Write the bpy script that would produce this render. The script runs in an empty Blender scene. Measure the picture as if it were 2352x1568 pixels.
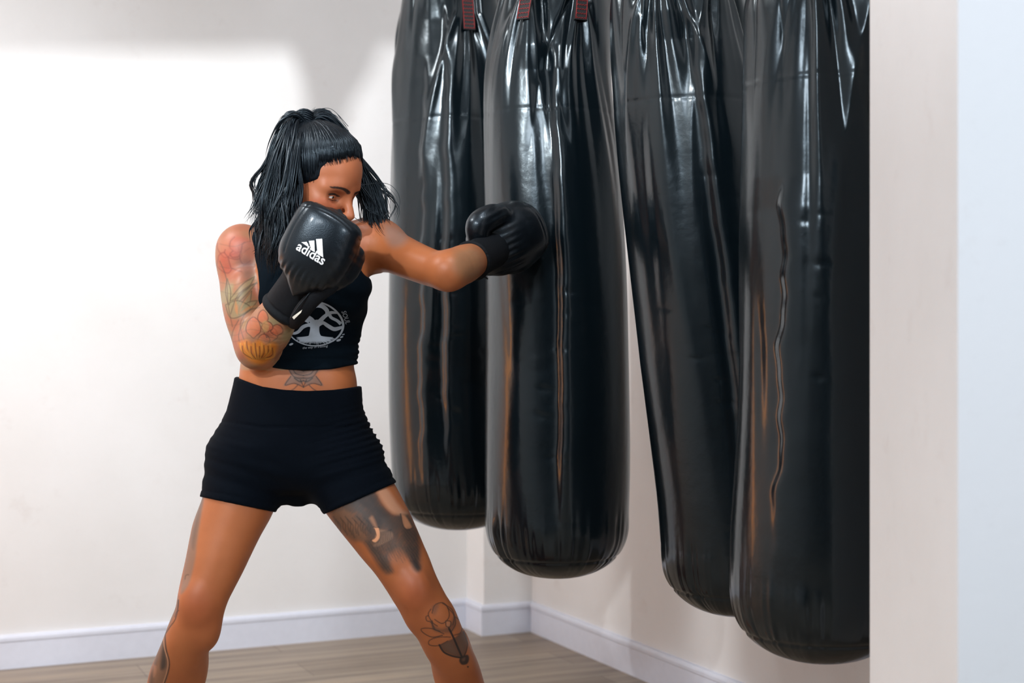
import bpy, bmesh, math, random
import numpy as np
from mathutils import Vector, Matrix
random.seed(7)
R_ = np.random.RandomState(11)
C = bpy.context.scene.collection
F = 3300.0; CX = 1176.0; CY = 784.0; CAMZ = 1.05

# ------------------------------------------------------------------ camera
cam = bpy.data.cameras.new('camera'); cam.sensor_width = 36.0; cam.lens = F / 2352 * 36
cam.clip_start = .05
cam.dof.use_dof = True; cam.dof.focus_distance = 3.1; cam.dof.aperture_fstop = 3.0
camo = bpy.data.objects.new('camera', cam); C.objects.link(camo)
camo.location = (0, 0, CAMZ); camo.rotation_euler = (math.pi / 2, 0, 0)
bpy.context.scene.camera = camo
# ------------------------------------------------------------------ world, exposure
w = bpy.data.worlds.new('world'); bpy.context.scene.world = w; w.use_nodes = True
w.node_tree.nodes['Background'].inputs[0].default_value = (.75, .85, 1, 1)
w.node_tree.nodes['Background'].inputs[1].default_value = .3
vs = bpy.context.scene.view_settings
vs.view_transform = 'Standard'; vs.look = 'None'; vs.gamma = 1; vs.use_curve_mapping = False
vs.exposure = -0.45


def area(name, loc, target, size, power, col=(1, 1, 1), sy=None, shape='RECTANGLE', spread=180):
    l = bpy.data.lights.new(name, 'AREA'); l.shape = shape
    l.size = size
    if shape in ('RECTANGLE', 'ELLIPSE'): l.size_y = sy or size
    l.energy = power; l.color = col; l.spread = math.radians(spread)
    o = bpy.data.objects.new(name, l); C.objects.link(o); o.location = loc
    d = Vector(target) - Vector(loc); o.rotation_euler = d.to_track_quat('-Z', 'Y').to_euler()
    return o


KEY = (-1.7, .3, 2.55)
area('key_lamp', KEY, (-1.1, 4.6, 2.0), .09, 30, (.97, .99, 1), shape='DISK', spread=70)
area('window_daylight', (-1.1, -1.0, 2.62), (-.2, 3.5, 1.3), .9, 66, (.84, .92, 1), .4)
area('ceiling_panel_light', (-2.0, 2.9, 2.93), (-2.0, 2.9, 0), .5, 64, (1, .99, .98))
area('ceiling_spot_light', (.15, 2.1, 2.93), (.2, 2.4, 0), .2, 26, (.95, .97, 1))
area('near_wall_fill', (1.9, .1, 1.9), (1.1, 2.3, 1.1), .5, 54, (.86, .93, 1))  # added fill, no real source: brightens the near wall's front face


def W(u, v, Y):
    return np.array(((u - CX) / F * Y, Y, CAMZ - (v - CY) / F * Y))


def WV(u, v, Y): return Vector(W(u, v, Y))


# ------------------------------------------------------------------ materials
def new_mat(name):
    m = bpy.data.materials.new(name); m.use_nodes = True
    return m, m.node_tree, m.node_tree.nodes['Principled BSDF']


def N(nt, t, **kw):
    n = nt.nodes.new(t)
    for k, v in kw.items(): setattr(n, k, v)
    return n


def ramp(nt, stops):
    r = N(nt, 'ShaderNodeValToRGB')
    e = r.color_ramp.elements
    while len(e) < len(stops): e.new(.5)
    for i, (p, c) in enumerate(stops):
        e[i].position = p; e[i].color = (*c, 1) if len(c) == 3 else c
    return r


def noise_tex(nt, scale, detail=4, stretch=(1, 1, 1), coord='Object', rough=.5):
    tc = N(nt, 'ShaderNodeTexCoord'); mp = N(nt, 'ShaderNodeMapping')
    mp.inputs['Scale'].default_value = stretch
    nt.links.new(tc.outputs[coord], mp.inputs[0])
    n = N(nt, 'ShaderNodeTexNoise'); n.inputs['Scale'].default_value = scale
    n.inputs['Detail'].default_value = detail; n.inputs['Roughness'].default_value = rough
    nt.links.new(mp.outputs[0], n.inputs[0])
    return n


def add_bump(nt, b, src, strength, dist=.01, prev=None):
    bp = N(nt, 'ShaderNodeBump'); bp.inputs['Strength'].default_value = strength
    bp.inputs['Distance'].default_value = dist
    nt.links.new(src, bp.inputs['Height'])
    if prev: nt.links.new(prev.outputs[0], bp.inputs['Normal'])
    nt.links.new(bp.outputs[0], b.inputs['Normal'])
    return bp


def simple(name, col, rough=.5, var=.08, nscale=40, bump=0, bscale=300, metallic=0, coat=0, spec=.5, stretch=(1, 1, 1), sheen=0):
    m, nt, b = new_mat(name)
    n = noise_tex(nt, nscale)
    lo = tuple(max(0, c * (1 - var)) for c in col); hi = tuple(min(1, c * (1 + var)) for c in col)
    r = ramp(nt, [(.3, lo), (.7, hi)])
    nt.links.new(n.outputs[0], r.inputs[0]); nt.links.new(r.outputs[0], b.inputs['Base Color'])
    b.inputs['Roughness'].default_value = rough; b.inputs['Metallic'].default_value = metallic
    b.inputs['Coat Weight'].default_value = coat; b.inputs['Specular IOR Level'].default_value = spec
    b.inputs['Sheen Weight'].default_value = sheen
    if bump:
        n2 = noise_tex(nt, bscale, 3, stretch); add_bump(nt, b, n2.outputs[0], bump, .002)
    return m


def wall_material(name, base, blotch):
    m, nt, b = new_mat(name)
    n1 = noise_tex(nt, 1.6, 6, rough=.6); r1 = ramp(nt, [(.35, base), (.75, blotch)])
    nt.links.new(n1.outputs[0], r1.inputs[0])
    n2 = noise_tex(nt, 9, 5, rough=.7); r2 = ramp(nt, [(.6, (1, 1, 1)), (.8, (.93, .91, .9))])
    nt.links.new(n2.outputs[0], r2.inputs[0])
    mx = N(nt, 'ShaderNodeMix', data_type='RGBA', blend_type='MULTIPLY'); mx.inputs[0].default_value = 1
    nt.links.new(r1.outputs[0], mx.inputs[6]); nt.links.new(r2.outputs[0], mx.inputs[7])
    nt.links.new(mx.outputs[2], b.inputs['Base Color']); b.inputs['Roughness'].default_value = .75
    n3 = noise_tex(nt, 60, 4); add_bump(nt, b, n3.outputs[0], .12, .004)
    return m


M_wall = wall_material('wall_paint', (.84, .84, .845), (.775, .77, .765))
M_daylit = wall_material('daylit_wall_paint', (.86, .88, .92), (.83, .86, .90))  # wall paint made lighter and bluer to look daylit
M_grey = wall_material('grey_paint', (.075, .09, .11), (.06, .07, .09))
M_slate = wall_material('slate_paint', (.15, .19, .23), (.12, .155, .19))
M_ceil = wall_material('ceiling_paint', (.6, .6, .6), (.55, .55, .55))
M_base = simple('white_trim_paint', (.73, .77, .88), .35, .02)
m, nt, b = new_mat('oak_laminate'); M_floor = m
tc = N(nt, 'ShaderNodeTexCoord'); mp = N(nt, 'ShaderNodeMapping'); mp.inputs['Rotation'].default_value = (0, 0, -math.atan2(.4133, .9106))
nt.links.new(tc.outputs['Object'], mp.inputs[0])
br = N(nt, 'ShaderNodeTexBrick'); br.offset = .37
for k_, v_ in (('Scale', 1), ('Brick Width', 1.3), ('Row Height', .19), ('Mortar Size', .0012), ('Bias', 0)): br.inputs[k_].default_value = v_
br.inputs['Color1'].default_value = (.26, .20, .145, 1); br.inputs['Color2'].default_value = (.33, .265, .20, 1)
br.inputs['Mortar'].default_value = (.12, .085, .06, 1)
nt.links.new(mp.outputs[0], br.inputs[0])
mp2 = N(nt, 'ShaderNodeMapping'); mp2.inputs['Scale'].default_value = (.7, 14, 1); nt.links.new(mp.outputs[0], mp2.inputs[0])
n = N(nt, 'ShaderNodeTexNoise'); n.inputs['Scale'].default_value = 1.6; n.inputs['Detail'].default_value = 8; n.inputs['Roughness'].default_value = .6
nt.links.new(mp2.outputs[0], n.inputs[0]); r = ramp(nt, [(.3, (.5, .47, .45)), (.52, (1, 1, 1)), (.75, (1.25, 1.2, 1.12))])
nt.links.new(n.outputs[0], r.inputs[0])
mx = N(nt, 'ShaderNodeMix', data_type='RGBA', blend_type='MULTIPLY'); mx.inputs[0].default_value = 1
nt.links.new(br.outputs[0], mx.inputs[6]); nt.links.new(r.outputs[0], mx.inputs[7]); nt.links.new(mx.outputs[2], b.inputs['Base Color'])
b.inputs['Roughness'].default_value = .42; add_bump(nt, b, n.outputs[0], .1, .002)

# punching bag vinyl
m, nt, b = new_mat('black_vinyl'); M_vinyl = m
b.inputs['Base Color'].default_value = (.003, .0062, .0088, 1)
n = noise_tex(nt, 5, 5, (1, 1, .35)); r = ramp(nt, [(.3, (.15,) * 3), (.7, (.28,) * 3)])
nt.links.new(n.outputs[0], r.inputs[0]); nt.links.new(r.outputs[0], b.inputs['Roughness'])
b.inputs['Specular IOR Level'].default_value = .46; b.inputs['Specular Tint'].default_value = (.78, .92, 1, 1)
b.inputs['Coat Weight'].default_value = .16; b.inputs['Coat Roughness'].default_value = .12
n2 = noise_tex(nt, 7, 3, (1, 1, .22)); bp = add_bump(nt, b, n2.outputs[0], .3, .012)
n3 = noise_tex(nt, 38, 4, (1, 1, .8)); bp2 = add_bump(nt, b, n3.outputs[0], .16, .004, bp)
n4 = noise_tex(nt, 900, 2); add_bump(nt, b, n4.outputs[0], .06, .0006, bp2)
M_strap = simple('black_webbing', (.012, .012, .014), .7, .2, 400, .4, 900)
M_red = simple('red_thread', (.36, .018, .02), .6, .2, 300)
M_steel = simple('galvanised_steel', (.5, .5, .52), .35, .1, 30, metallic=1)
M_leather = simple('black_glove_leather', (.003, .0043, .0062), .33, .25, 60, .16, 420, coat=.16, spec=.42)
for m_ in (M_leather,):
    q_ = m_.node_tree.nodes['Principled BSDF']; q_.inputs['Specular Tint'].default_value = (.7, .86, 1, 1); q_.inputs['Coat Roughness'].default_value = .14; q_.inputs['Coat Tint'].default_value = (.85, .94, 1, 1)
M_cuff = simple('black_neoprene_cuff', (.0055, .007, .0095), .62, .2, 200, .3, 1500, spec=.15)
M_print = simple('white_logo_print', (.8, .82, .84), .5, .04)
M_tag = simple('cream_label', (.75, .7, .6), .6, .04)
M_top = simple('dark_navy_jersey', (.0016, .005, .009), .85, .15, 200, .12, 1600, spec=.06, sheen=.01)
M_short = simple('navy_sports_fabric', (.0013, .003, .0062), .85, .15, 200, .1, 1600, spec=.06, sheen=.01)
M_shirtprint = simple('silver_grey_screenprint', (.36, .42, .49), .7, .08, 60)
M_eyew = simple('eyeball', (.62, .55, .52), .15, .03, coat=.5)
M_iris = simple('dark_iris', (.02, .012, .008), .1, .1, coat=.5)
M_silver = simple('silver_metal', (.8, .8, .82), .2, .02, metallic=1)
M_wood = simple('orange_pine', (.6, .24, .06), .4, .15, 6, stretch=(1, 1, .1))
m, nt, b = new_mat('black_hair'); M_hair = m
b.inputs['Base Color'].default_value = (.0025, .0042, .0068, 1); b.inputs['Roughness'].default_value = .36
b.inputs['Specular IOR Level'].default_value = .45; b.inputs['Specular Tint'].default_value = (.68, .86, 1, 1); b.inputs['Anisotropic'].default_value = .4
n = noise_tex(nt, 250, 2); add_bump(nt, b, n.outputs[0], .15, .001)
# skin
m, nt, b = new_mat('tanned_skin'); M_skin = m
va = N(nt, 'ShaderNodeVertexColor', layer_name='Col')
n = noise_tex(nt, 14, 5); r = ramp(nt, [(.3, (.9, .86, .84)), (.7, (1.06, 1.05, 1.04))])
nt.links.new(n.outputs[0], r.inputs[0])
mx = N(nt, 'ShaderNodeMix', data_type='RGBA', blend_type='MULTIPLY'); mx.inputs[0].default_value = 1
nt.links.new(va.outputs[0], mx.inputs[6]); nt.links.new(r.outputs[0], mx.inputs[7]); nt.links.new(mx.outputs[2], b.inputs['Base Color'])
b.inputs['Roughness'].default_value = .46; b.inputs['Specular IOR Level'].default_value = .4
b.inputs['Subsurface Weight'].default_value = .12; b.inputs['Subsurface Radius'].default_value = (.012, .004, .002); b.inputs['Subsurface Scale'].default_value = .6
n2 = noise_tex(nt, 500, 3); add_bump(nt, b, n2.outputs[0], .12, .0008)


# ------------------------------------------------------------------ mesh helpers
def tag(o, label=None, cat=None, group=None, kind=None):
    if label: o['label'] = label
    if cat: o['category'] = cat
    if group: o['group'] = group
    if kind: o['kind'] = kind
    return o


def mesh_obj(name, verts, faces, mat, parent=None, smooth=True, cols=None):
    me = bpy.data.meshes.new(name)
    me.from_pydata(np.asarray(verts).tolist(), [], faces.tolist() if hasattr(faces, 'tolist') else faces)
    if smooth: me.polygons.foreach_set('use_smooth', np.ones(len(me.polygons), dtype=bool))
    if cols is not None:
        a = me.color_attributes.new('Col', 'FLOAT_COLOR', 'POINT')
        a.data.foreach_set('color', np.c_[cols, np.ones(len(cols))].astype(np.float32).ravel())
    me.materials.append(mat); me.update()
    o = bpy.data.objects.new(name, me); C.objects.link(o)
    if parent: o.parent = parent
    return o


def empty(name, loc=(0, 0, 0)):
    o = bpy.data.objects.new(name, None); C.objects.link(o); o.location = loc
    return o


class MB:
    def __init__(s): s.v = []; s.f = []

    def box(s, lo, hi, xf=None):
        b0 = len(s.v)
        for x in (lo[0], hi[0]):
            for y in (lo[1], hi[1]):
                for z in (lo[2], hi[2]): s.v.append(xf(x, y, z) if xf else (x, y, z))
        for f in ((0, 1, 3, 2), (4, 6, 7, 5), (0, 4, 5, 1), (2, 3, 7, 6), (0, 2, 6, 4), (1, 5, 7, 3)): s.f.append(tuple(b0 + i for i in f))

    def tube(s, pts, rads, n=8, flat=1.0, closed=False, cap=True):
        pts = [Vector(p) for p in pts]; b0 = len(s.v); k = len(pts); up = None
        for i, p in enumerate(pts):
            if closed: t = pts[(i + 1) % k] - pts[i - 1]
            else: t = pts[min(i + 1, k - 1)] - pts[max(i - 1, 0)]
            t = t.normalized() if t.length > 1e-9 else Vector((0, 0, 1))
            if up is None: up = t.orthogonal().normalized()
            up = (up - t * up.dot(t)); up = up.normalized() if up.length > 1e-6 else t.orthogonal().normalized()
            sd = t.cross(up); r = rads[i] if hasattr(rads, '__len__') else rads
            for j in range(n):
                a = 2 * math.pi * j / n
                s.v.append(tuple(p + up * (r * math.cos(a)) + sd * (r * flat * math.sin(a))))
        for i in range(k if closed else k - 1):
            a0 = b0 + i * n; a1 = b0 + ((i + 1) % k) * n
            for j in range(n): s.f.append((a0 + j, a0 + (j + 1) % n, a1 + (j + 1) % n, a1 + j))
        if cap and not closed:
            s.f.append(tuple(b0 + j for j in range(n))[::-1]); s.f.append(tuple(b0 + (k - 1) * n + j for j in range(n)))

    def build(s, name, mat, parent=None, smooth=True): return mesh_obj(name, s.v, s.f, mat, parent, smooth)


def catmull(P, n):
    P = np.asarray(P, float); k = len(P)
    t = np.linspace(0, k - 1, n); i = np.minimum(t.astype(int), k - 2); f = (t - i)[:, None]
    p0 = P[np.maximum(i - 1, 0)]; p1 = P[i]; p2 = P[i + 1]; p3 = P[np.minimum(i + 2, k - 1)]
    return .5 * ((2 * p1) + (-p0 + p2) * f + (2 * p0 - 5 * p1 + 4 * p2 - p3) * f ** 2 + (-p0 + 3 * p1 - 3 * p2 + p3) * f ** 3)


# ------------------------------------------------------------------ SDF toolkit
def smin(a, b, k):
    if k <= 0: return np.minimum(a, b)
    h = np.maximum(k - np.abs(a - b), 0) / k
    return np.minimum(a, b) - h * h * k * .25


class SDF:
    def __init__(s): s.ops = []

    def add(s, fn, lo, hi, k=0.0, sub=False): s.ops.append((fn, np.array(lo, float), np.array(hi, float), k, sub)); return s

    def __call__(s, P):
        D = np.full(len(P), .3)
        for fn, lo, hi, k, sub in s.ops:
            m_ = .03 + k
            idx = np.nonzero(np.all((P > lo - m_) & (P < hi + m_), axis=1))[0]
            if not len(idx): continue
            d = fn(P[idx])
            D[idx] = -smin(-D[idx], d, k) if sub else smin(D[idx], d, k)
        return D

    def bounds(s):
        return np.min([o[1] for o in s.ops if not o[4]], 0), np.max([o[2] for o in s.ops if not o[4]], 0)

    def chain(s, pts, rads, k=0., n=None, sub=False, squash=None):
        q = np.c_[np.array(pts, float), rads]
        if len(q) > 2: q = catmull(q, n or (len(q) - 1) * 4 + 1)
        A = q[:-1]; B = q[1:]

        def fn(P):
            best = np.full(len(P), 9.)
            for a, b in zip(A, B):
                ab = b[:3] - a[:3]; t = np.clip((P - a[:3]) @ ab / max(ab @ ab, 1e-12), 0, 1)
                v = P - a[:3] - t[:, None] * ab
                if squash is not None: v = v * squash
                best = np.minimum(best, np.sqrt((v * v).sum(1)) - (a[3] + (b[3] - a[3]) * t))
            return best
        r = q[:, 3].max() * 1.3
        return s.add(fn, q[:, :3].min(0) - r, q[:, :3].max(0) + r, k, sub)

    def ell(s, c, r, k=0., R=None, sub=False):
        c = np.array(c, float); r = np.array(r, float); R = np.eye(3) if R is None else np.asarray(R)

        def fn(P):
            q = (P - c) @ R.T
            k0 = np.sqrt(((q / r) ** 2).sum(1)); k1 = np.sqrt(((q / r ** 2) ** 2).sum(1))
            return k0 * (k0 - 1) / np.maximum(k1, 1e-6)
        e = r.max()
        return s.add(fn, c - e, c + e, k, sub)

    def loft(s, o, A, B, Nn, st, k=0., pw=2.3, n=40):
        """stations (a, cb, cn, hb, hn) along A from o, cross-section axes B and Nn"""
        o = np.array(o, float); A, B, Nn = [np.array(x, float) for x in (A, B, Nn)]
        q = catmull(np.array(st, float), n); q[:, 3:] = np.maximum(q[:, 3:], .0015)

        def fn(P):
            d = P - o; a = d @ A
            ac = np.clip(a, q[0, 0], q[-1, 0])
            cb, cn, hb, hn = [np.interp(ac, q[:, 0], q[:, i]) for i in (1, 2, 3, 4)]
            x = np.abs((d @ B - cb) / hb); y = np.abs((d @ Nn - cn) / hn)
            rr = ((x ** pw + y ** pw) ** (1 / pw) - 1) * np.minimum(hb, hn)
            out = np.abs(a - ac)
            return np.maximum(rr, -1) + out
        pts = np.array([o + A * r_[0] + B * (r_[1] + sb * r_[3]) + Nn * (r_[2] + sn * r_[4]) for r_ in q for sb in (-1, 1) for sn in (-1, 1)])
        return s.add(fn, pts.min(0), pts.max(0), k)


def surface_net(fn, lo, hi, h):
    lo = np.array(lo, float) - 2 * h; hi = np.array(hi, float) + 2 * h
    n = np.ceil((hi - lo) / h).astype(int) + 1
    xs, ys, zs = [lo[i] + h * np.arange(n[i]) for i in range(3)]
    m = 4; nc = (n + m - 1) // m + 1          # coarse pass, then only the cells near the surface
    cx_, cy_, cz_ = [lo[i] + h * m * np.arange(nc[i]) for i in range(3)]
    X, Y, Z = np.meshgrid(cx_, cy_, cz_, indexing='ij')
    Dc = fn(np.c_[X.ravel(), Y.ravel(), Z.ravel()]).reshape(X.shape)
    near = np.abs(Dc) < h * m * 2.4
    blk = near[:-1, :-1, :-1].copy()
    for a in (0, 1):
        for b in (0, 1):
            for c in (0, 1): blk |= near[a:nc[0] - 1 + a, b:nc[1] - 1 + b, c:nc[2] - 1 + c]
    up = lambda A_: A_.repeat(m, 0).repeat(m, 1).repeat(m, 2)[:n[0], :n[1], :n[2]]
    D = up(Dc[:-1, :-1, :-1]).astype(np.float32); msk = up(blk)
    ii = np.argwhere(msk); D[msk] = fn(lo + h * ii)
    S = D < 0
    acc = np.zeros((n[0] - 1, n[1] - 1, n[2] - 1, 3), np.float32); cnt = np.zeros(acc.shape[:3], np.float32)
    sl = [slice(0, -1), slice(1, None)]
    for ax in range(3):
        o1, o2 = [i for i in range(3) if i != ax]
        for p in (0, 1):
            for q in (0, 1):
                ia = [None] * 3; ib = [None] * 3
                ia[ax] = sl[0]; ib[ax] = sl[1]; ia[o1] = ib[o1] = sl[p]; ia[o2] = ib[o2] = sl[q]
                da = D[tuple(ia)]; db = D[tuple(ib)]
                cr = (da < 0) != (db < 0)
                t = np.where(cr, da / np.where(cr, da - db, 1), 0)
                cnt += cr; acc[..., ax] += t * cr; acc[..., o1] += p * cr; acc[..., o2] += q * cr
    act = cnt > 0; idx = np.full(act.shape, -1, np.int64); ii = np.argwhere(act); idx[act] = np.arange(len(ii))
    V = lo + h * (ii + acc[act] / cnt[act][:, None])
    Fc = []
    for ax in range(3):
        o1, o2 = [(1, 2), (2, 0), (0, 1)][ax]
        ia = [slice(None)] * 3; ib = [slice(None)] * 3
        ia[ax] = slice(0, -1); ib[ax] = slice(1, None)
        sa = S[tuple(ia)]; sb = S[tuple(ib)]
        e = np.argwhere(sa != sb)
        e = e[(e[:, o1] > 0) & (e[:, o2] > 0) & (e[:, o1] < n[o1] - 1) & (e[:, o2] < n[o2] - 1)]
        ins = sa[tuple(e.T)]

        def g(d1, d2):
            c = e.copy(); c[:, o1] -= d1; c[:, o2] -= d2
            return idx[tuple(c.T)]
        f = np.stack([g(1, 1), g(0, 1), g(0, 0), g(1, 0)], 1)
        f[~ins] = f[~ins][:, ::-1]
        Fc.append(f)
    return V, np.concatenate(Fc)


def grad(fn, P, e=.0015):
    G = np.empty_like(P)
    for i in range(3):
        d = np.zeros(3); d[i] = e
        G[:, i] = fn(P + d) - fn(P - d)
    return G / np.maximum(np.linalg.norm(G, axis=1), 1e-9)[:, None]


def newton(fn, P, it=2, lim=.004):
    for _ in range(it):
        d = np.clip(fn(P), -lim, lim); P = P - grad(fn, P) * d[:, None] * .9
    return P


def relax(V, Q, it=3, lam=.5):
    E = np.concatenate([Q[:, [i, (i + 1) % 4]] for i in range(4)]); E = np.concatenate([E, E[:, ::-1]])
    for _ in range(it):
        acc = np.zeros_like(V); np.add.at(acc, E[:, 0], V[E[:, 1]])
        V = V * (1 - lam) + lam * acc / np.maximum(np.bincount(E[:, 0], minlength=len(V)), 1)[:, None]
    return V


def project_down(fn, P, D, off=.0012, start=.12, steps=60):
    """march points P along direction D onto fn surface"""
    D = np.array(D, float); D = D / np.linalg.norm(D)
    Q = P - D * start; alive = np.ones(len(Q), bool); trav = np.zeros(len(Q))
    for _ in range(steps):
        d = fn(Q) - off; st = np.clip(d * .8, -.01, .02); Q = Q + D * st[:, None]; trav += st
    return Q, np.abs(fn(Q) - off) < .004


# ------------------------------------------------------------------ the room
E1 = np.array((.9106, .4133)); E2 = np.array((-.4133, .9106)); O0 = np.array((.073, 5.218))


def RM(s, t, z):   # room frame: s along the far wall (0 at the corner), t away from the camera
    p = O0 + E1 * s + E2 * t
    return (float(p[0]), float(p[1]), z)


def room_box(name, s0, s1, t0, t1, z0, z1, mat, kind='structure', bev=0):
    mb = MB(); mb.box((s0, t0, z0), (s1, t1, z1), RM); o = mb.build(name, mat, smooth=False)
    if bev:
        bm_ = bmesh.new(); bm_.from_mesh(o.data); bmesh.ops.bevel(bm_, geom=bm_.edges[:], offset=bev, segments=3, affect='EDGES'); bm_.to_mesh(o.data); bm_.free()
    if kind: o['kind'] = kind
    return o


JS = -.191; JT = .154   # the jog: pilaster left of the corner stands forward of the far wall
room_box('floor', -4.3, 5.2, -8.5, .4, -.1, 0, M_floor)
room_box('ceiling', -4.3, 5.2, -8.5, .4, 3.0, 3.1, M_ceil)
room_box('wall_left', -4.3, JS, JT, JT + .12, 0, 3.0, M_wall)
room_box('wall_back', JS, .12, 0, JT + .12, 0, 3.0, M_wall)
room_box('wall_right', 0, .12, -3.05, 0, 0, 3.0, M_wall)
room_box('wall_side', -4.3, -4.18, -8.4, JT, 0, 3.0, M_wall)
room_box('wall_far', 5.08, 5.2, -8.4, -2.6, 0, 3.0, M_grey)
room_box('wall_front', -4.18, -.6, -8.4, -8.28, 0, 3.0, M_slate)
room_box('wall_front', -.6, 5.08, -8.4, -8.28, 0, 3.0, M_grey)


def baseboard(name, path):
    """profile with a rounded lip swept along a path in room coordinates; wall on the left-hand side"""
    prof = [(0, 0), (.014, 0), (.014, .085), (.0165, .089), (.0165, .098), (.0145, .103), (.011, .1065), (.005, .108), (0, .108)]
    v = []; f = []; k = len(prof)
    pts = [Vector(p) for p in path]
    for i, p in enumerate(pts):
        dirs = []
        if i > 0: dirs.append((pts[i] - pts[i - 1]).normalized())
        if i < len(pts) - 1: dirs.append((pts[i + 1] - pts[i]).normalized())
        nrm = [Vector((d.y, -d.x)) for d in dirs]
        n_ = nrm[0] if len(nrm) == 1 else (nrm[0] + nrm[1]) / (1 + nrm[0].dot(nrm[1]))
        for a, z in prof: v.append(RM(p.x + n_.x * a, p.y + n_.y * a, z))
    for i in range(len(pts) - 1):
        for j in range(k - 1): f.append((i * k + j, i * k + j + 1, (i + 1) * k + j + 1, (i + 1) * k + j))
    f.append(tuple(range(k))); f.append(tuple((len(pts) - 1) * k + j for j in range(k))[::-1])
    return tag(mesh_obj(name, v, f, M_base, smooth=False), kind='structure')


baseboard('baseboard_left', [(-4.18, JT), (JS, JT)])
baseboard('baseboard_back', [(JS, JT - .0165), (JS, 0), (0, 0)])
baseboard('baseboard_right', [(0, -.0165), (0, -3.05)])
# near wall end on the right: splayed reveal then front face with daylight put into its colour
pf = np.array(((1998 - CX) / F * 2.42, 2.42)); pn = np.array(((2200 - CX) / F * 1.95, 1.95))
fx = pn + E1 * 1.2
mb = MB()
poly = [pf, pn, pn + E1 * 4.3, pn + E1 * 4.3 + E2 * .3, pn + E1 * .75 + E2 * .3, pf + E1 * .38]
for z in (0, 3.0):
    for p in poly: mb.v.append((float(p[0]), float(p[1]), z))
mb.f = [(i, (i + 1) % 6, (i + 1) % 6 + 6, i + 6) for i in range(6)] + [(5, 4, 3, 2, 1, 0), (6, 7, 8, 9, 10, 11)]
o = mb.build('wall_near', M_wall, smooth=False); o['kind'] = 'structure'
o.data.materials.append(M_daylit)
o.data.polygons[1].material_index = 1

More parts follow.
